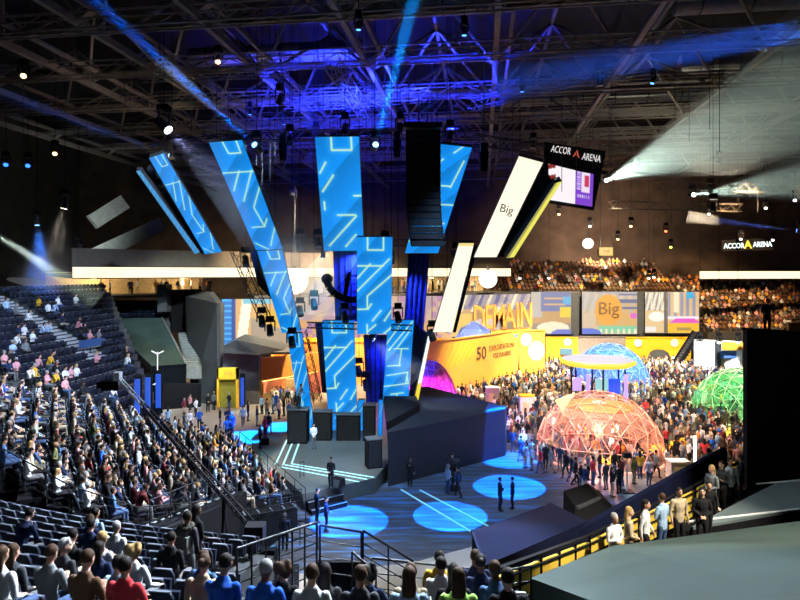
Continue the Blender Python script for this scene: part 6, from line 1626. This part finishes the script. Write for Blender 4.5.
# blue light thrown up into the roof
for i, (p, q, pw, an) in enumerate(((at(290, 140, 40), V(-8, 52, 33), 60000, 80), (at(345, 128, 40), V(-2, 50, 34), 60000, 80), (at(400, 128, 40), V(2, 44, 34), 60000, 80), (at(450, 136, 39), V(6, 46, 34), 45000, 80), (at(330, 200, 46), at(350, 120, 60), 40000, 90))):
    moving_head(('blue uplight above the left leaning blade', 'blue uplight above the wide upright blade', 'blue uplight left of the speaker line', 'blue uplight right of the speaker line', 'blue uplight behind the upright blade')[i], p, q, (.015, .03, 1.0), pw, an, .8, (.1, .2, 1, 2))
for i, (p, q, pw) in enumerate(((at(362, 250, 47), at(345, 290, 46.2), 9000), (at(392, 262, 47.5), at(418, 320, 46.5), 9000), (at(376, 330, 47.2), at(376, 380, 46.6), 5000))):
    moving_head(('small blue lamp over the navy lattice', 'small blue lamp beside the leaning navy lattice', 'small blue lamp over the deep blue lattice')[i], p + V(0, -3.5, 0), q, (.05, .12, 1.0), pw, 80, .8, (.3, .8, 1, 4), size=.24)
# visible beams in the haze
BEAM = .07
moving_head('spotlight shooting a long blue beam to the upper left', at(257, 147, 38), at(82, -12, 26), (.0, .12, 1.0), 300000, 2.6, .2, (.2, .6, 1, 4), haze=(24, BEAM), soft=.08)
moving_head('spotlight shooting a bright blue beam up beside the speaker line', at(375, 147, 39), at(419, -20, 26.5), (.0, .28, 1.0), 360000, 3.2, .2, (.3, .8, 1, 4), haze=(20, BEAM), soft=.08)
moving_head('big lavender white lamp glowing at the roof edge', at(164, 126, 40), at(285, 240, 37), (.45, .5, 1.0), 8000, 22, .6, (.85, .9, 1, 6), haze=(15, .022), size=.5)
moving_head('far spotlight fanning a pale green beam to the right', at(605, 181, 70), at(815, 92, 38), (.75, 1.0, .85), 150000, 17, .5, (.9, 1, .95, 6), haze=(40, .03), size=.4)
moving_head('far spotlight fanning a flat green-white beam rightwards', at(692, 195, 70), at(860, 172, 46), (.75, 1.0, .85), 80000, 12, .5, (.9, 1, .95, 8), haze=(24, .03), size=.4)
moving_head('small lamp with a deep blue cone on the side wall', at(37, 222, 52), at(42, 290, 52), (.04, .22, 1.0), 14000, 34, .6, (.2, .5, 1, 5), haze=(6, .03), size=.3)
moving_head('warm white lamp on the dark side wall', at(65, 204, 54), at(50, 270, 54), (1, .85, .7), 5000, 44, .8, (1, .85, .7, 9), haze=(7, .012), size=.45)
moving_head('lamp out at the side throwing a grey-green beam over the seats', at(-14, 228, 50), at(75, 285, 52), (.8, 1.0, .85), 60000, 12, .6, haze=(10, .02), size=.4)
moving_head('far lamp shooting a thin blue beam across the right roof', at(800, 231, 60), at(650, 212, 66), (.1, .22, 1.0), 60000, 5, .4, haze=(10, .03), size=.3)
moving_head('spotlight shooting a faint blue beam under the left roof', at(172, 157, 42), at(-20, 85, 36), (.02, .16, 1.0), 60000, 4, .3, (.2, .5, 1, 4), haze=(18, .02), size=.25)
moving_head('cyan lamp glowing between the upper and lower blades', at(323, 255, 44), at(320, 300, 44), (.05, .6, 1.0), 4000, 60, .8, (.3, .9, 1, 6), haze=(4, .02), size=.25)
moving_head('white lamp between the lower blades', at(372, 338, 44), at(410, 375, 44), (.7, .9, 1.0), 3500, 40, .6, (.8, .95, 1, 6), haze=(4, .03), size=.22)
moving_head('lamp beyond the right edge sweeping a broad blue beam under the roof', at(850, 22, 30), at(500, 84, 34), (.02, .14, 1.0), 260000, 5.5, .5, haze=(17, .05), soft=.6, size=.5)
# small dim lamps scattered under the far roof
SR = random.Random(31)
for (px, py, Y, cl) in ((559, 213, 74, 'warm'), (590, 225, 76, 'white'), (631, 225, 76, 'warm'), (666, 230, 78, 'red'), (709, 213, 76, 'white'), (766, 207, 74, 'white'), (649, 277, 84, 'white'), (654, 276, 84, 'white'), (549, 277, 84, 'white'), (520, 277, 84, 'white'), (671, 246, 82, 'green'), (741, 238, 80, 'white'), (700, 341, 70, 'white'), (719, 341, 70, 'white'), (738, 341, 70, 'white'), (773, 239, 82, 'white'), (795, 199, 66, 'lavender'), (618, 238, 80, 'warm'), (24, 74, 40, 'warm'), (218, 60, 42, 'warm'), (55, 152, 50, 'warm'), (6, 163, 50, 'blue'), (28, 164, 50, 'blue')):
    col = {'warm': (1, .6, .25), 'white': (1, .95, .85), 'red': (1, .15, .05), 'green': (.6, .9, .1), 'lavender': (.75, .7, 1), 'blue': (.02, .12, 1)}[cl]
    p = at(px, py, Y); moving_head('small %s lamp hanging under the dark roof' % cl, p, p + V(-p.x * .1, -6, -6), col, 0, 30, .5, tuple(col) + (5.0,), size=.3, group='small %s roof lamps' % cl)

# dark fixtures clamped among the LED blades
for (px, py, Y, wh) in ((262, 322, 44, 'leaning left truss'), (270, 331, 44, 'leaning left truss'), (246, 262, 43.6, 'leaning left truss'), (300, 312, 45, 'middle left blade'), (314, 305, 45, 'middle left blade'), (292, 343, 42.4, 'narrow left blade'), (275, 255, 43.2, 'middle left blade'), (345, 318, 43.4, 'lower truss'), (366, 386, 45.6, 'deep blue lattice'), (359, 372, 45.6, 'deep blue lattice'), (398, 318, 43.4, 'lower truss'), (432, 336, 42.2, 'cream blade'), (447, 327, 43, 'cream blade'), (456, 258, 41, 'cream blade'), (385, 246, 43, 'middle truss'), (300, 244, 43, 'middle truss'), (318, 244, 43, 'middle truss')):
    p = at(px, py, Y); moving_head('dark moving head lamp clamped beside the ' + wh, p, p + V(.4, -1, -1.6), (1, 1, 1), 0, 30, .5, (.02, .02, .03, .2), size=.36, group='dark lamps beside the ' + wh)
t = thing('spot_chair', 'black curved followspot chair hanging between the blades', 'chair', at(338, 300, 43.2))
pts = [at(326 + 4 * 0, 278, 43.2), at(329, 287, 43.2), at(335, 294, 43.2), at(343, 298, 43.2), at(353, 300, 43.2), at(357, 299, 43.2)]
for a, c in zip(pts[:-1], pts[1:]):
    b = MB(); b.beam(a, c, .7, .45); b.build('seat_shell', M_black, t)
b = MB(); b.ball(at(327, 279, 43.2), (.42, .35, .4)); b.build('lamp_head', M_blackm, t)
b = MB(); b.tube(at(345, 297, 43.2), at(349, 272, 43.2), .16, n=8); b.build('mast', M_black, t)
rod('cable', at(349, 272, 43.2), V(at(349, 272, 43.2).x, 43.2, 36), .03, .03, M_dark, t)
t = thing('hanging_speaker', 'big dark rounded speaker hanging behind the leaning left blade', 'speaker', at(262, 298, 46))
b = MB()
cc = [at(250, 250, 46), at(272, 250, 46), at(284, 292, 46), at(272, 299, 46), at(258, 285, 46)]
b.prism(cc, (0, 1.2, 0)); b.build('cabinet', mat('navy_cabinet', (.008, .01, .03), .7), t)
b = MB(); b.prism([p + V(0, -.03, 0) for p in cc], (0, .02, 0)); b.build('grille', M_blackm, t)
rod('cable', at(262, 250, 46), V(at(262, 250, 46).x, 46, 36), .03, .03, M_dark, t)
